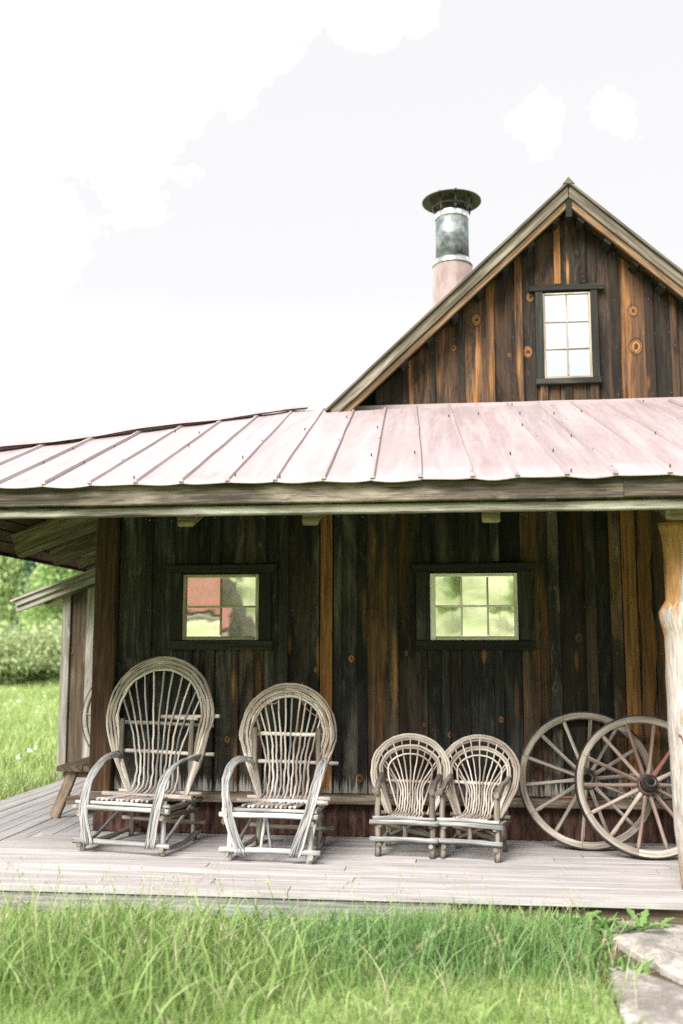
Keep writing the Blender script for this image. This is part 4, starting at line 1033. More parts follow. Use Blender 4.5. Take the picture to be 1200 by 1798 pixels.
def childchair(name, seed):
    c = empty(name); r = random.Random(seed); W, D, seat = .178, .34, .235
    tw, gy, br = M['twig'], M['twig_grey'], M['branch']
    fy, by_ = -D / 2, D / 2; lean = .16
    def backy(z): return by_ - .05 + lean * (z - .22)
    for s in (-1, 1):
        rod('leg', [(s * W, fy, 0), (s * W, fy + .003, .25), (s * W * 1.0, fy + .01, .410)], .021, c, br, .018, 8, .002, rr=r)
        rod('leg', [(s * (W - .02), by_, 0), (s * (W - .02), by_ + .01, .2), (s * (W + .0), by_ + .04, .43)], .020, c, br, .017, 8, .004, rr=r)
        rod('arm', [(s * (W + .005), fy - .035, .415), (s * (W + .006), fy + .08, .438), (s * (W + .02), backy(.47), .475)], .0235, c, br, .017, 8, .003, rr=r)
        rod('side_rail', [(s * (W - .015), fy - .03, seat - .035), (s * (W + .0), by_ + .06, seat - .045)], .015, c, br, .014, 8, .003, rr=r)
        rod('base_rail', [(s * (W - .012), fy - .03, .075), (s * (W - .02), by_ + .05, .09)], .016, c, br, .014, 8, .003, rr=r)
    for (z, e0, e1, rd, y) in ((.113, -W - .045, W + .035, .0165, fy - .028), (seat - .016, -W - .05, W + .045, .0165, fy - .028), (seat + .010, -W - .03, W + .02, .012, fy - .022)):
        rod('front_rail', [(e0, y, z), (0, y - .003, z + .003), (e1, y, z - .003)], rd, c, gy, rd * .95, 8, .002, rr=r, warm=-.1)
    rod('strut', [(.0, fy - .008, seat - .012), (.005, fy - .012, .10)], .016, c, br, .015, 8, .001, rr=r)
    for (a, b, y, rd) in (((-W + .02, .07), (W - .02, seat - .03), by_ - .02, .012), ((-W + .02, seat - .03), (W - .02, .07), by_ + .012, .012), ((-W + .05, seat - .05), (W - .02, .12), fy + .09, .0145)):
        rod('brace', [(a[0], y, a[1]), (b[0], y, b[1])], rd, c, br, rd * .9, 7, .003, rr=r)
    rod('back_rail', [(-W - .02, backy(.44) + .026, .435), (W + .03, backy(.44) + .026, .43)], .013, c, tw, .012, 7, .002, rr=r)
    rod('seat_rail', [(-W - .02, by_ - .035, seat - .008), (W + .03, by_ - .035, seat - .008)], .014, c, br, .013, 7, .002, rr=r)
    zc_ = .515
    for (w_, top, foot, rd) in ((.268, .745, .155, .0088), (.251, .730, .145, .0085), (.235, .714, .137, .0085), (.208, .672, .125, .0085), (.192, .656, .118, .008)):
        pts = [(-foot, backy(.23) - .02, .225), (-(foot + (w_ - foot) * .42), backy(.33), .32)]
        for t in np.linspace(-.10, 1.10, 13):
            a = math.pi * t; zz = zc_ + math.sin(a) * ((top - zc_) if math.sin(a) > 0 else .30)
            pts.append((-math.cos(a) * w_, backy(zz) + r.uniform(-.003, .003), zz))
        pts += [((foot + (w_ - foot) * .42), backy(.33), .32), (foot, backy(.23) - .02, .225)]
        rod('hoop_rod', pts, rd, c, tw, rd, 7, .002, 3, rr=r)
    pts = []      # thin inner arch
    for t in np.linspace(-.18, 1.18, 13):
        a = math.pi * t; zz = .505 + math.sin(a) * (.112 if math.sin(a) > 0 else .22); pts.append((-math.cos(a) * .155 * (1 if math.sin(a) > 0 else .96), backy(zz) - .008, zz))
    pts = [(-.085, backy(.26) - .01, .265)] + pts + [(.085, backy(.26) - .01, .265)]
    rod('inner_arch', pts, .0062, c, tw, .006, 6, .001, 3, rr=r)
    for k in range(11):
        u = (k - 5) / 5; an = math.pi / 2 - u * 1.36
        ext = .95 if abs(u) < .9 else .80
        tx, tz = math.cos(an) * .246 * ext, zc_ + .01 + math.sin(an) * .21 * ext; sw = u * .086
        pts = [(sw * 1.25, fy - .005, seat + .018), (sw * 1.15, fy + D * .5, seat + .008), (sw, backy(.3) - .045, seat + .022), (sw, backy(.3) - .004, seat + .075), (sw * 1.03, backy(.40) + .01, .40), (sw + (tx - sw) * .5, backy(.52) + .008, .40 + (tz - .40) * .5), (tx, backy(tz) - .003, tz)]
        rod('spindle', pts, .0072, c, tw, .0052, 6, .0018, 4, rr=r)
    return c
kc1 = childchair('child_chair', 31); kc1.location = (-.335, -.475, .001); kc1.rotation_euler = (0, 0, R(-4))
tag(kc1, 'small child sized bent willow chair next to the medium armchair', 'child chair', 'bent willow chairs on the porch')
kc2 = copy_tree(kc1); kc2.location = (.108, -.52, .001); kc2.rotation_euler = (0, 0, R(-13)); kc2.scale = (1.0, 1, 1.0)
kc2['label'] = 'small child sized bent willow chair next to the wagon wheels'

# ------------------------------------------------------------------ wagon wheels (axle along local y, standing in the xz plane, origin at the bottom of the tyre)
def wagon_wheel(name, Rw, ns_, spoke_m, hub_m, rim_m, snout, rot0=0.0, rimw=.042):
    c = empty(name); r = random.Random(ns_ + int(Rw * 100)); zc_ = Rw
    T = Vector((0, 0, zc_))
    def put(m_):
        for v in m_.v: v += T
        return m_
    put(MB().lathe([(Rw, -.026), (Rw, .026), (Rw - .009, .026), (Rw - .009, -.026)], 72, 'y', False)).build('tyre', M['steel_dark'], c)
    # felloes: seven bent segments
    nf = ns_ // 2
    for k in range(nf):
        m_ = MB(); a0, a1 = 2 * math.pi * (k + .003) / nf + rot0, 2 * math.pi * (k + .997) / nf + rot0; n = 10
        ro, ri = Rw - .0095, Rw - .0095 - rimw; d = .023; ch = .006
        prof = [(ro, -d), (ri + ch, -d), (ri, -d + ch), (ri, d - ch), (ri + ch, d), (ro, d)]
        for j in range(n + 1):
            a = a0 + (a1 - a0) * j / n
            jj = r.uniform(-.0012, .0012)
            for (rr_2, yy) in prof: m_.v.append(Vector(((rr_2 + (jj if rr_2 < ro else 0)) * math.cos(a), yy, (rr_2 + (jj if rr_2 < ro else 0)) * math.sin(a))))
        for j in range(n):
            for i in range(6):
                q_ = (i + 1) % 6; A = j * 6
                m_.face([A + i, A + q_, A + 6 + q_, A + 6 + i][::-1], [(j * .04, i * .02), (j * .04, i * .02 + .02), (j * .04 + .04, i * .02 + .02), (j * .04 + .04, i * .02)][::-1])
        m_.face(list(range(6)), [(0, 0)] * 6); m_.face([n * 6 + i for i in reversed(range(6))], [(0, 0)] * 6)
        put(m_).build('felloe', rim_m, c, warm=r.uniform(0, .3))
    # spokes: one shared mesh, turned about the axle
    ms = MB(); hr = .058
    L0, L1 = hr - .01, Rw - .0095 - rimw + .004
    P = []; rad = []
    for k in range(9):
        t = k / 8; P.append(Vector((0, -.012 * (1 - t), L0 + (L1 - L0) * t))); rad.append(.0185 * (1 - .28 * math.sin(t * math.pi * .9)) if t < .9 else .015)
    ms.tube(P, rad, 8, .04, r)
    for v in ms.v: v.x *= .92
    sm = ms.mesh('spoke', spoke_m)
    for k in range(ns_):
        o = bpy.data.objects.new('spoke', sm); COL.objects.link(o); o.parent = c; o.location = T; o.rotation_euler = (0, 2 * math.pi * (k + .5) / ns_ - rot0, 0); o['warm'] = r.uniform(-.1, .35)
    put(MB().lathe([(hr * 1.08, -.045), (hr * 1.12, 0), (hr * 1.08, .05), (.05, .09), (.02, .09), (.02, -.05)], 28, 'y')).build('hub', hub_m, c)
    put(MB().lathe([(hr * 1.16, -.052), (hr * 1.16, -.030), (hr * 1.02, -.030), (hr * 1.02, -.052)], 28, 'y', False)).build('hub_band', M['iron'], c)
    if snout:
        put(MB().lathe([(.052, -.05), (.047, -.10), (.040, -.150), (.036, -.152), (.018, -.150), (.018, -.05)], 28, 'y')).build('hub_nose', M['iron'], c)
        put(MB().lathe([(.043, -.135), (.042, -.156), (.030, -.158), (.030, -.135)], 28, 'y')).build('nose_band', M['steel_dark'], c)
    else:
        put(MB().lathe([(.050, -.05), (.047, -.064), (.026, -.066), (.024, -.05)], 28, 'y')).build('hub_plate', M['iron'], c)
    put(MB().lathe([(.0225, -.0655 if not snout else -.1515), (.0, -.060 if not snout else -.146), (.0, .0), (.0225, .0)], 20, 'y')).build('axle_hole_plug', M['backing'], c)  # solid near-black plug, paints in the darkness inside the hub
    return c
wf_ = wagon_wheel('wagon_wheel', .462, 14, M['wheel_red'], M['hub_red'], M['wheel'], True)
wf_.location = (1.235, -.545, .002); wf_.rotation_euler = (R(-17), 0, R(2))
tag(wf_, 'front wagon wheel with faded red spokes and iron hub nose leaning by the log post', 'wagon wheel', 'old wagon wheels on the porch')
wb_ = wagon_wheel('wagon_wheel', .462, 14, M['wheel'], M['hub_red'], M['wheel'], False, .1)
wb_.location = (.872, -.30, .002); wb_.rotation_euler = (R(-15), 0, R(-1))
tag(wb_, 'grey wooden wagon wheel with flat hub leaning on the wall behind the red spoked wheel', 'wagon wheel', 'old wagon wheels on the porch')
ws_ = wagon_wheel('wagon_wheel', .55, 12, M['wheel'], M['hub_red'], M['grey_board'], False, .25)
lp = onY(145, 1258, 2.88); ws_.location = (lp.x + .55, 2.80, .10); ws_.rotation_euler = (R(-9), 0, 0)
tag(ws_, 'pale wagon wheel half hidden behind the dark corner post', 'wagon wheel', 'old wagon wheels on the porch')
st_ = MB(); a_ = onY(968, 1403, -.055); b_ = onY(1068, 1407, -.055)
st_.beam((a_.x, -.058, .310), (b_.x, -.058, .310), .035, .014, (0, 0, 1), 6, .0015, .003)
o = st_.build('red_stick', M['red_stick']); tag(o, 'faded red wooden stick lying on the wall ledge behind the wheels', 'stick')

# ------------------------------------------------------------------ flagstone path
path = empty('stone_path', (1.0, -2.0, GZ)); tag(path, 'pale flagstone path leading up to the porch', kind='structure')
def stone(pxs, top, seed):
    r = random.Random(seed); pts = [onZ(x_, y_, top) for (x_, y_) in pxs]
    out_ = []
    for i in range(len(pts)):
        a, b = pts[i], pts[(i + 1) % len(pts)]; n = max(2, int((b - a).length / .07))
        for k in range(n):
            p_ = a.lerp(b, k / n); out_.append(Vector((p_.x + r.uniform(-.012, .012), p_.y + r.uniform(-.012, .012), 0)))
    c_ = sum(out_, Vector()) / len(out_); m_ = MB(); rings = 5
    n = len(out_)
    for k in range(rings):
        t = k / (rings - 1)
        for p_ in out_:
            q = c_.lerp(p_, .25 + .75 * (t ** .6)); q.z = top - (.004 + .012 * t ** 6) + .006 * math.sin(q.x * 13 + seed) * math.sin(q.y * 11); m_.v.append(q)
    for p_ in out_: m_.v.append(Vector((p_.x, p_.y, top - .07)))
    m_.v.append(Vector((c_.x, c_.y, top)))
    ci = len(m_.v) - 1
    m_.v = [v - Vector((1.0, -2.0, GZ)) for v in m_.v]
    for i in range(n):
        j = (i + 1) % n; m_.face([i, j, ci][::-1] if False else [ci, i, j], [(0, 0)] * 3, True)
        for k in range(rings): m_.face([k * n + i, (k + 1) * n + i, (k + 1) * n + j, k * n + j], [(0, 0)] * 4, k < rings - 1)
    return m_.build('flagstone', M['stone'], path)
stone([(1190, 1709), (1020, 1612), (1060, 1606), (1160, 1616), (1330, 1625), (1360, 1740)][::-1], GZ + .050, 1)
stone([(1096, 1790), (1066, 1694), (1092, 1688), (1180, 1718), (1330, 1775), (1300, 1830)][::-1], GZ + .045, 2)
stone([(1090, 1830), (1080, 1798), (1210, 1805), (1330, 1850), (1300, 1960), (1120, 1990)][::-1], GZ + .012, 3)
stone([(1370, 1640), (1700, 1660), (1700, 1780), (1385, 1745)][::-1], GZ + .045, 4)
MB().box(-.36, 1.2, -.9, .38, -.05, .004).build('soil_bed', M['soil'], path)

# ------------------------------------------------------------------ grass
rng = np.random.default_rng(5)
def strips(name, x, y, z0, hgt, wid, bendx, bendy, mat, segs=4, tint=None, label=None, tipw=0.06):
    n = len(x); ang_ = rng.uniform(0, 2 * np.pi, n); cx_, sx_ = np.cos(ang_), np.sin(ang_)
    V = np.zeros((n, segs * 2 + 1, 3), np.float32)
    for k in range(segs + 1):
        t = k / segs
        px_ = x + bendx * t * t; py_ = y + bendy * t * t; pz_ = z0 + hgt * (t - .28 * t * t * np.hypot(bendx, bendy) / np.maximum(hgt, .01))
        w_ = wid * (1 - t) ** .65 * .5 if k < segs else 0
        if k < segs:
            V[:, 2 * k] = np.stack([px_ - cx_ * w_, py_ - sx_ * w_, pz_], 1); V[:, 2 * k + 1] = np.stack([px_ + cx_ * w_, py_ + sx_ * w_, pz_], 1)
        else: V[:, 2 * k] = np.stack([px_, py_, pz_], 1)
    m = segs * 2 + 1
    base = (np.arange(n) * m)[:, None]
    quads = np.concatenate([base + np.array([2 * k, 2 * k + 1, 2 * k + 3, 2 * k + 2]) for k in range(segs - 1)], 1).reshape(n, segs - 1, 4)
    tri = base + np.array([2 * segs - 2, 2 * segs - 1, 2 * segs])
    loops = np.concatenate([quads.reshape(n, -1), tri], 1).ravel()
    sizes = np.tile(np.array([4] * (segs - 1) + [3]), n); starts = np.concatenate([[0], np.cumsum(sizes)[:-1]])
    me = bpy.data.meshes.new(name); me.vertices.add(n * m); me.vertices.foreach_set('co', V.ravel())
    me.loops.add(len(loops)); me.loops.foreach_set('vertex_index', loops.astype(np.int32))
    me.polygons.add(len(sizes)); me.polygons.foreach_set('loop_start', starts.astype(np.int32)); me.polygons.foreach_set('loop_total', sizes.astype(np.int32))
    me.polygons.foreach_set('use_smooth', np.ones(len(sizes), bool))
    tint = rng.random(n) if tint is None else tint
    lv = np.concatenate([[k / segs, k / segs, (k + 1) / segs, (k + 1) / segs] for k in range(segs - 1)] + [[1 - 1 / segs, 1 - 1 / segs, 1.0]])
    uv = np.zeros((n, len(lv), 2), np.float32); uv[:, :, 0] = tint[:, None]; uv[:, :, 1] = lv
    ul = me.uv_layers.new(name='UVMap'); ul.data.foreach_set('uv', uv.ravel()); me.materials.append(mat); me.update(); me.validate()
    o = bpy.data.objects.new(name, me); COL.objects.link(o); tag(o, label, kind='stuff'); return o
def clump(x, y, s, amp):   # smooth pseudo noise 0..1
    return .5 + .25 * (np.sin(x * s + 1.3 * np.sin(y * s * .7)) + np.sin(y * s * 1.21 + 2.1 * np.sin(x * s * .6 + 1)))
def pathmask(x, y):
    ed = .86 + .10 * np.sin(y * 7) - .12 * (y < -2.05)
    return (x < ed) | (y > -1.70)
def lawnmask(x, y):        # short lawn in the right foreground
    return sstep(-.7, .1, x + .9 * (-2.35 - y)) * sstep(-2.18, -2.45, y + .05 * np.sin(x * 5))
n = 34000
x = rng.uniform(-3.6, 1.2, n); y = -1.70 - 2.4 * rng.random(n) ** 1.1
tall = clump(x, y, 3.1, 1) * (1 - .74 * lawnmask(x, y)); tall *= (.42 + .58 * sstep(.75, .05, x))
ok = pathmask(x, y) & (rng.random(n) < .35 + tall); x, y, tall = x[ok], y[ok], tall[ok]; n = len(x)
hg = (.05 + .27 * tall) * rng.uniform(.55, 1.25, n) * (.48 + .52 * sstep(-1.75, -2.25, y))
strips('grass', x, y, np.full(n, GZ - .01), hg, rng.uniform(.004, .012, n), rng.normal(.03, .36, n) * hg, rng.normal(-.03, .28, n) * hg, M['grass'], 4, np.clip(rng.random(n) * .8 + .25 * clump(x, y, 6, 1) - .05, 0, 1), 'tall green grass growing along the porch edge')
n = 2600     # broad long blades arching over
x = rng.uniform(-3.4, .55, n); y = -1.80 - 1.5 * rng.random(n); ok = rng.random(n) < clump(x, y, 3.1, 1) * (1 - .9 * lawnmask(x, y)) + .1; x, y = x[ok], y[ok]; n = len(x)
hg = rng.uniform(.16, .40, n) * (.55 + .45 * sstep(-1.8, -2.25, y)) * (.35 + .65 * (1 - lawnmask(x, y)))
strips('grass', x, y, np.full(n, GZ), hg, rng.uniform(.010, .019, n), rng.normal(.04, .55, n) * hg, rng.normal(-.1, .5, n) * hg, M['grass'], 6, .35 + rng.random(n) * .6, 'broad arching grass blades among the long grass')
# tall patch in the middle, open shade put into its bluish colour
n = 3800
x = rng.normal(-.12, .42, n); y = rng.normal(-2.12, .24, n); ok = (y < -1.69) & pathmask(x, y) & (x < .62); x, y = x[ok], y[ok]; n = len(x)
hg = rng.uniform(.12, .33, n) * (.5 + .5 * sstep(-1.75, -2.2, y))
strips('grass', x, y, np.full(n, GZ - .01), hg, rng.uniform(.005, .012, n), rng.normal(.05, .42, n) * hg, rng.normal(-.08, .32, n) * hg, M['grass_blue'], 5, rng.random(n) * .93, 'bluish long grass clump in front of the child chairs')
n = 26000
x = rng.uniform(-4.6, 1.6, n); y = rng.uniform(-4.5, -1.68, n); ok = pathmask(x, y); x, y = x[ok], y[ok]; n = len(x)
hg = rng.uniform(.03, .13, n)
strips('lawn', x, y, np.full(n, GZ - .005), hg, rng.uniform(.004, .008, n), rng.normal(0, .4, n) * hg, rng.normal(0, .4, n) * hg, M['lawn'], 3, rng.random(n), 'short yellow green lawn between the long grass and the path')
n = 1500     # low leafy weeds among the grass on the right
x = np.where(rng.random(n) < .75, rng.uniform(-.1, .92, n), rng.uniform(-3, .5, n)); y = -1.70 - .75 * rng.random(n) ** 1.3; ok = pathmask(x, y) & (rng.random(n) < .25 + clump(x, y, 5.3, 1)); x, y = x[ok], y[ok]; n = len(x)
hg = rng.uniform(.05, .16, n)
strips('leafy_weeds', x, y, np.full(n, GZ), hg, rng.uniform(.018, .040, n), rng.normal(.0, .6, n) * hg, rng.normal(-.1, .5, n) * hg, M['weed'], 5, rng.random(n) * .9, 'low leafy weeds mixed into the grass near the path')
n = 500      # last year's dry stems
x = rng.uniform(-3.3, .8, n); y = -1.72 - 1.4 * rng.random(n); hg = rng.uniform(.08, .28, n)
strips('dry_stems', x, y, np.full(n, GZ), hg, rng.uniform(.003, .006, n), rng.normal(.05, .9, n) * hg, rng.normal(-.1, .8, n) * hg, M['seed'], 5, None, 'dry straw coloured stems tangled in the grass')
# seed stalks
n = 420
x = rng.uniform(-3.2, .7, n); y = -1.72 - 1.3 * rng.random(n); wgt = np.where(x < -1.2, 1, .35); ok = rng.random(n) < wgt; x, y = x[ok], y[ok]; n = len(x)
hg = rng.uniform(.22, .42, n); bx_, by2 = rng.normal(.06, .3, n) * hg, rng.normal(-.02, .25, n) * hg
strips('seed_grass', x, y, np.full(n, GZ), hg, np.full(n, .0028), bx_, by2, M['seed'], 4, None, 'pale grass seed stalks above the long grass')
hx, hy, hz2 = [], [], []
for i in range(n):
    for k in range(16):
        t = .72 + .28 * rng.random(); hx.append(x[i] + bx_[i] * t * t); hy.append(y[i] + by2[i] * t * t); hz2.append(GZ + hg[i] * (t - .28 * t * t * math.hypot(bx_[i], by2[i]) / hg[i]))
hx, hy, hz2 = map(np.array, (hx, hy, hz2)); m2 = len(hx)
strips('seed_grass', hx, hy, hz2, rng.uniform(.012, .03, m2), np.full(m2, .0035), rng.normal(.004, .008, m2), rng.normal(0, .008, m2), M['seed'], 2, None, 'feathery seed heads nodding above the long grass')
# meadow beyond the porch
def wedge(n, t0, t1, pw, xa=-.64, xb=-.34):
    t = t0 + (t1 - t0) * rng.random(n) ** pw
    return rng.uniform(xa, xb, n) * t, t + CAM.y
x, y = wedge(52000, 7.6, 48, 1.7)
ok = ~((x > DL - .03) & (y < 3.2)) & ~((x > -4.05) & (y > 2.9)); x, y = x[ok], y[ok]; n = len(x); dist = y - CAM.y
hg = (.10 + .22 * clump(x, y, 1.3, 1)) * rng.uniform(.6, 1.3, n)
strips('meadow_grass', x, y, height(x, y) - .01, hg, .0045 + .0011 * dist, rng.normal(.02, .35, n) * hg, rng.normal(0, .3, n) * hg, M['meadow_blade'], 3, np.clip(rng.random(n) * .75 + .3 * clump(x, y, .6, 1) - .05, 0, 1), 'sunny meadow grass beyond the left end of the porch')
x, y = wedge(420, 11, 34, 1.2); ok = clump(x, y, 1.1, 1) > .55; x, y = x[ok], y[ok]; n = len(x)
strips('wildflowers', x, y, height(x, y) + rng.uniform(.18, .36, n), np.full(n, .05), rng.uniform(.03, .07, n), rng.normal(0, .03, n), rng.normal(0, .03, n), M['petal_w'], 2, None, 'small white wildflowers scattered in the meadow')
# grass beside the camera and under side views
n = 16000
x = rng.uniform(-9, 5, n); y = rng.uniform(-7, 3.5, n); ok = ((y < -4.4) | (x < DL - .05)) & ((x < .7) | (x > 1.8) | (y > -1.7)) & (y > CAM.y + .6); x, y = x[ok], y[ok]; n = len(x); hg = rng.uniform(.05, .18, n)
strips('lawn', x, y, height(x, y) - .005, hg, rng.uniform(.005, .010, n), rng.normal(0, .4, n) * hg, rng.normal(0, .4, n) * hg, M['lawn'], 3, rng.random(n), 'rough grass around the sides of the porch')

# weeds: rosettes of broad toothed leaves along the deck edge
def weed(name, nl, ln, seed, up=.6):
    r = random.Random(seed); m_ = MB(); c = empty(name)
    for k in range(nl):
        a = k * 2.4 + r.uniform(-.4, .4); L_ = ln * r.uniform(.65, 1.1); el = up * r.uniform(.5, 1.2); m_ = MB(); n = 8; wv = L_ * .13
        tint = r.random()
        for j in range(n + 1):
            t = j / n; d = L_ * t; h_ = d * math.sin(el) - .55 * L_ * t * t * .6
            rad_ = d * math.cos(el * .8)
            wj = wv * math.sin(min(1, t * 1.02 + .03) * math.pi) ** .7 * (1 + (.30 if j % 2 else -.25)) * (.5 + .8 * t)
            cx_, cy_ = math.cos(a) * rad_, math.sin(a) * rad_
            for s in (-1, 0, 1): m_.v.append(Vector((cx_ - math.sin(a) * wj * s, cy_ + math.cos(a) * wj * s, h_ + abs(s) * wj * .35)))
        for j in range(n):
            for i in range(2):
                A = j * 3 + i; m_.face([A, A + 1, A + 4, A + 3], [(tint, j / n)] * 4, True)
        m_.build('leaf', M['weed'], c)
    return c
wp = [((1016, 1600), 'leafy weed at the corner where the grass meets the flagstone', .20, 9), ((1098, 1607), 'single tuft weed sprouting above the flagstone under the deck', .19, 6), ((1060, 1604), 'broad leafy weed growing beside the flagstone at the deck edge', .21, 8), ((860, 1575), 'leafy green weed under the deck edge below the far child chair', .22, 11), ((985, 1590), 'toothed leaf weed under the deck edge below the wagon wheels', .23, 12), ((905, 1640), 'bushy broad leaf weed at the edge of the long grass near the path', .19, 12), ((1130, 1608), 'sparse upright weed in the joint between deck and stone', .14, 5), ((440, 1590), 'low leafy weed in the grass below the medium armchair', .17, 8), ((820, 1700), 'spreading leafy weed in the lawn in front of the bluish grass', .15, 8), ((930, 1690), 'rosette weed in the lawn near the flagstones', .14, 8)]
for i, (pp, lab, ln, nl) in enumerate(wp):
    g_ = onZ(pp[0], pp[1], GZ)
    if g_.y > -1.72: g_.y = -1.73 - .05 * (i % 2)
    o = weed('weed', nl, ln, 50 + i, .95 if i in (0, 1, 3, 4, 6) else .75); o.location = (g_.x, g_.y, GZ + (.05 if i in (1, 6) else 0)); tag(o, lab, 'weed', 'weeds along the porch edge')
# one yellow flower
f_ = onY(470, 1551, -1.85); fo = empty('yellow_flower', (f_.x + .03, -1.85, GZ)); tag(fo, 'single yellow meadow flower on a thin stalk below the medium armchair', 'flower')
hgt_ = f_.z - GZ
MB().tube(spline([(0, 0, 0), (.015, 0, hgt_ * .5), (-.03, 0, hgt_)], 4), .0018, 5).build('stalk', M['weed'], fo)
m_ = MB()
for k in range(6):
    a = k * 1.047; b0 = len(m_.v); c_ = Vector((-.03, 0, hgt_))
    m_.v += [c_, c_ + Vector((math.cos(a - .35) * .012, math.sin(a - .35) * .012, .007)), c_ + Vector((math.cos(a) * .02, math.sin(a) * .02, .008)), c_ + Vector((math.cos(a + .35) * .012, math.sin(a + .35) * .012, .007))]
    m_.face([b0, b0 + 1, b0 + 2, b0 + 3], [(0, 0)] * 4)
m_.build('blossom', M['petal_y'], fo)

# ------------------------------------------------------------------ trees and bushes
def leaves(pts, size, mat, r):
    n = len(pts); pts = np.asarray(pts, np.float32)
    d1 = r.normal(size=(n, 3)); d1 /= np.linalg.norm(d1, axis=1, keepdims=True); d2 = r.normal(size=(n, 3)); d2 -= d1 * (d1 * d2).sum(1, keepdims=True); d2 /= np.linalg.norm(d2, axis=1, keepdims=True)
    s = (size * r.uniform(.6, 1.3, n))[:, None]
    V = np.stack([pts - d1 * s, pts + d2 * s * .6, pts + d1 * s, pts - d2 * s * .6], 1).reshape(-1, 3)
    me = bpy.data.meshes.new('crown'); me.from_pydata(V.tolist(), [], np.arange(n * 4).reshape(n, 4).tolist())
    uv = np.zeros((n, 4, 2), np.float32); uv[:, :, 0] = np.clip(r.random(n) * .7 + r.random(n) * .3, 0, 1)[:, None]
    me.uv_layers.new(name='UVMap').data.foreach_set('uv', uv.ravel()); me.materials.append(mat); return me
def tree_proto(name, H, Wd, mat, bark, seed, nleaf, size, form='round'):
    r = np.random.default_rng(seed); c = empty(name)
    pr2 = random.Random(seed)
    m_ = MB(); m_.tube(wobble([(0, 0, -.3 + (H * .92 + .3) * k / 8) for k in range(9)], H * .006, pr2), [H * .014 * (1 - .85 * k / 8) + .01 for k in range(9)], 8)
    pts = []
    if form == 'round':
        nb = 26
        for b in range(nb):
            z = H * (.22 + .74 * (b + .5) / nb); a = b * 2.4; rad_ = Wd * math.sin(min(1, (.98 - z / H) * 1.5 + .12) * math.pi / 2) * pr2.uniform(.45, 1.0)
            e = Vector((math.cos(a) * rad_, math.sin(a) * rad_, z)); s0 = Vector((0, 0, z - rad_ * .45))
            m_.tube([s0, s0.lerp(e, .5) + Vector((0, 0, .05)), e], [H * .004, H * .003, H * .0015], 5)
            k = nleaf // nb; q = r.normal(size=(k, 3)) * np.array([Wd * .27, Wd * .27, H * .05]); pts.append(q + np.array([e.x, e.y, e.z]) * np.array([.85, .85, 1]))
    elif form == 'cone':
        nb = 60
        for b in range(nb):
            t = (b + .5) / nb; z = H * (.08 + .9 * t); a = b * 2.4; rad_ = Wd * (1 - t) ** .85 * pr2.uniform(.7, 1.1) + .05
            k = max(12, int(nleaf / nb * (1.6 * (1 - t) + .3))); u = r.random(k) ** .7
            q = np.stack([math.cos(a) * rad_ * u, math.sin(a) * rad_ * u, z - .22 * rad_ * u], 1) + r.normal(size=(k, 3)) * .09 * Wd; pts.append(q)
    else:
        nb = 34
        for b in range(nb):
            a = b * 2.4; q_ = math.sqrt((b + .5) / nb); z = H * (.25 + .68 * math.sqrt(max(0, 1 - q_ * q_ * .9)) * pr2.uniform(.55, 1.08)); e = Vector((math.cos(a) * Wd * q_, math.sin(a) * Wd * q_, z))
            m_.tube([(0, 0, 0), (e.x * .4, e.y * .4, e.z * .5), tuple(e)], [.05, .035, .012], 5)
            k = nleaf // nb; pts.append(r.normal(size=(k, 3)) * np.array([Wd * .17, Wd * .17, H * .10]) + np.array(e))
            k = nleaf // nb // 2; t_ = r.random(k)[:, None]; pts.append(np.array([e.x, e.y, e.z]) * (.3 + .7 * t_) * np.array([1.05, 1.05, 1]) + r.normal(size=(k, 3)) * np.array([Wd * .14, Wd * .14, H * .10]))
    m_.build('trunk', bark, c)
    o = bpy.data.objects.new('crown', leaves(np.concatenate(pts), size, mat, r)); COL.objects.link(o); o.parent = c
    return c
TP = {'aspen': tree_proto('aspen_tree', 9, 2.1, M['aspen'], M['bark_white'], 1, 3600, .21), 'pale': tree_proto('aspen_tree', 8, 2.0, M['aspen_pale'], M['bark_white'], 2, 3200, .21), 'fir': tree_proto('fir_tree', 10, 1.7, M['conifer'], M['bark_dark'], 3, 3600, .20, 'cone'), 'bush': tree_proto('willow_bush', 2.5, 2.2, M['bush'], M['bark_dark'], 4, 5200, .10, 'bush')}
used = set()
def plant(kind, px, dist, sc, label, cat, grp, rz=0.0, xyz=None):
    o = TP[kind] if kind not in used else copy_tree(TP[kind]); used.add(kind)
    if xyz is None:
        r_ = _ray(px, 1135); k_ = dist / r_.y; p_ = CAM + r_ * k_; xx, yy = p_.x, p_.y
    else: xx, yy = xyz
    o.location = (xx, yy, float(height(xx, yy)) - .05); o.scale = (sc, sc, sc * rnd.uniform(.95, 1.08)); o.rotation_euler = (0, 0, rz); tag(o, label, cat, grp); return o
G1, G2, G3 = 'trees on the wooded hill', 'willow bushes at the meadow edge', 'trees on the far hillside behind the viewer'
plant('bush', 66, 42, .92, 'rounded willow bush in the middle of the meadow edge by the shed wall', 'bush', G2, .3)
plant('bush', -6, 40, .85, 'pale low willow bush at the far left of the meadow', 'bush', G2, 2.0)
plant('bush', 108, 54, 1.25, 'tall pale flowering bush partly hidden by the shed wall', 'bush', G2, 4.0)
plant('bush', -40, 46, 1.0, 'willow bush off to the left along the meadow edge', 'bush', G2, 1.0)
plant('aspen', 105, 66, .92, 'bright green aspen rising behind the pale flowering bush', 'tree', G1, 1)
plant('pale', 72, 70, .80, 'slim pale aspen with white trunk above the rounded bush', 'tree', G1, 2)
plant('fir', 48, 84, .80, 'dark fir standing between the pale aspens', 'tree', G1, 1)
plant('aspen', 20, 92, 1.0, 'aspen on the hill at the left beside the dark fir', 'tree', G1, 3)
plant('pale', -4, 88, 1.05, 'tall pale aspen at the far left of the hill', 'tree', G1, 4)
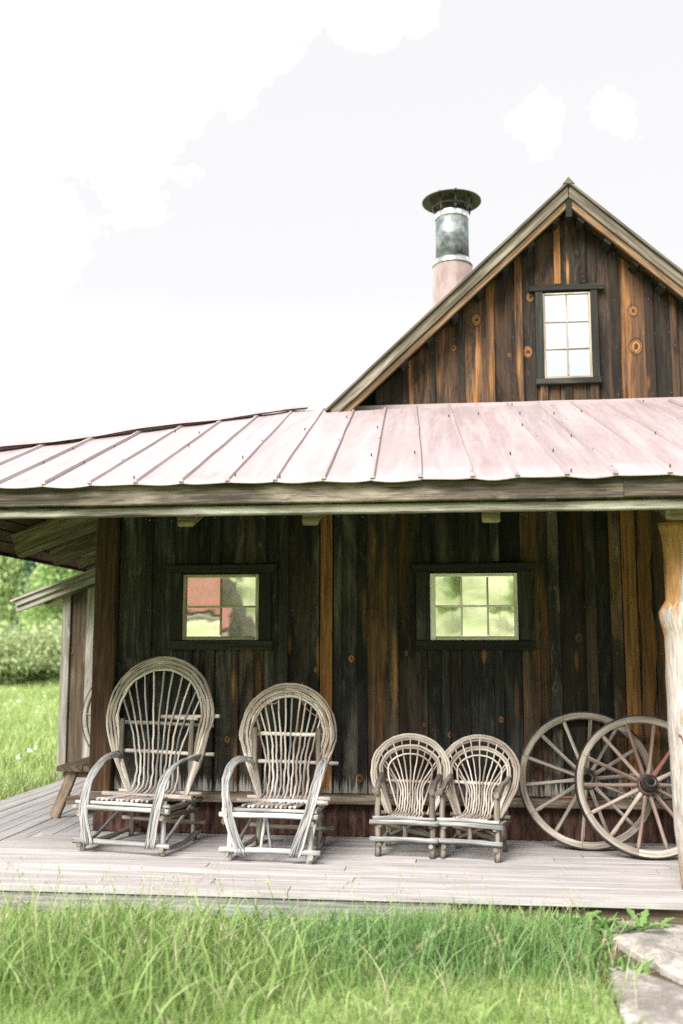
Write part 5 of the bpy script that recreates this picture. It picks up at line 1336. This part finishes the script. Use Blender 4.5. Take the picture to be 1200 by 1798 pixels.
plant('aspen', 135, 80, 1.0, 'aspen on the hill just above the shed roof', 'tree', G1, 5)
plant('fir', 88, 104, .95, 'dark fir on the hill above the rounded bush', 'tree', G1, 2)
plant('pale', 60, 116, 1.15, 'highest pale aspen on the hill crest', 'tree', G1, .4)
plant('aspen', 112, 118, 1.15, 'dense aspen on the hill crest near the porch rafters', 'tree', G1, 2.4)
plant('aspen', 30, 122, 1.05, 'aspen on the hill crest behind the dark fir', 'tree', G1, 1.4)
plant('pale', 150, 112, 1.15, 'pale aspen on the crest peeking over the shed roof', 'tree', G1, 3.4)
plant('fir', 6, 124, .95, 'narrow fir on the hill crest at the far left', 'tree', G1, .7)
plant('aspen', -45, 96, 1.05, 'aspen on the hill left of the open view', 'tree', G1, .2)
plant('pale', -80, 100, 1.1, 'pale aspen on the hill well left of the open view', 'tree', G1, 1.9)
for i in range(18):
    xx = -95 + i * 10.5 + rnd.uniform(-4, 4); yy = -128 - rnd.uniform(0, 45)
    plant(('aspen', 'pale', 'aspen')[i % 3], 0, 0, rnd.uniform(.8, 1.3), 'green aspen on the hillside reflected in the porch windows', 'tree', G3, i, (xx, yy))

# ------------------------------------------------------------------ red roofed house across the meadow (seen mirrored in the left window)
def mirror(px, py, y):     # where a sight line bounced off the front wall meets the plane y
    p_ = onY(px, py, -.014); d = p_ - CAM; d.y = -d.y; return p_ + d * ((y - p_.y) / d.y)
BY = -95
rl = mirror(310, 1040, BY); ra = mirror(398, 1030, BY); rb_ = mirror(385, 1092, BY); gr = mirror(420, 1108, BY)
hs_ = empty('red_roof_house', (ra.x, BY, float(height(ra.x, BY)))); tag(hs_, 'dark cabin with red metal roof across the meadow mirrored in the left window', 'house')
def HS(m_):
    for v in m_.v: v -= Vector(hs_.location)
    return m_
zg = float(height(ra.x, BY)) - .3
top, eav_ = ra.z, rb_.z
hw = abs(gr.x - ra.x) + .3
# gable end faces the cabin; long roof runs off to the side of the mirror's left
sgn = 1 if rl.x > ra.x else -1
xg, xend = ra.x, rl.x
HS(MB().prism([(xg - sgn * hw, BY, zg), (xg + sgn * .3, BY, zg), (xg + sgn * .3, BY, eav_), (xg, BY, top - .2), (xg - sgn * hw, BY, zg + (eav_ - zg) * .55)][::(1 if sgn < 0 else -1)] if False else [(min(xg - sgn * hw, xg + sgn * .8), BY, zg), (max(xg - sgn * hw, xg + sgn * .8), BY, zg), (xg, BY, top - .2)], (0, -6, 0), (0, 0, 1), .02)).build('gable_wall', M['barn_wall'], hs_)
HS(MB().box(min(xg, xend), max(xg, xend), BY - 6, BY - .2, zg, eav_ + .1)).build('wall', M['barn_wall'], hs_)
xa_, xb_2 = min(xg, xend), max(xg, xend)
HS(MB().prism([(xa_, BY + .9, eav_ - .3), (xb_2, BY + .9, eav_ - .3), (xb_2, BY - 3, top), (xa_, BY - 3, top)], (0, -.1, -.1), (1, 0, 0), .01)).build('roof', M['barn_red'], hs_)
HS(MB().prism([(xa_, BY + 1.4, zg + .5), (xb_2, BY + 1.4, zg + .5), (xb_2, BY + 1.2, zg + .9), (xa_, BY + 1.2, zg + .9)], (0, -.8, -.1), (1, 0, 0), .01)).build('porch_floor', M['barn_trim'], hs_)
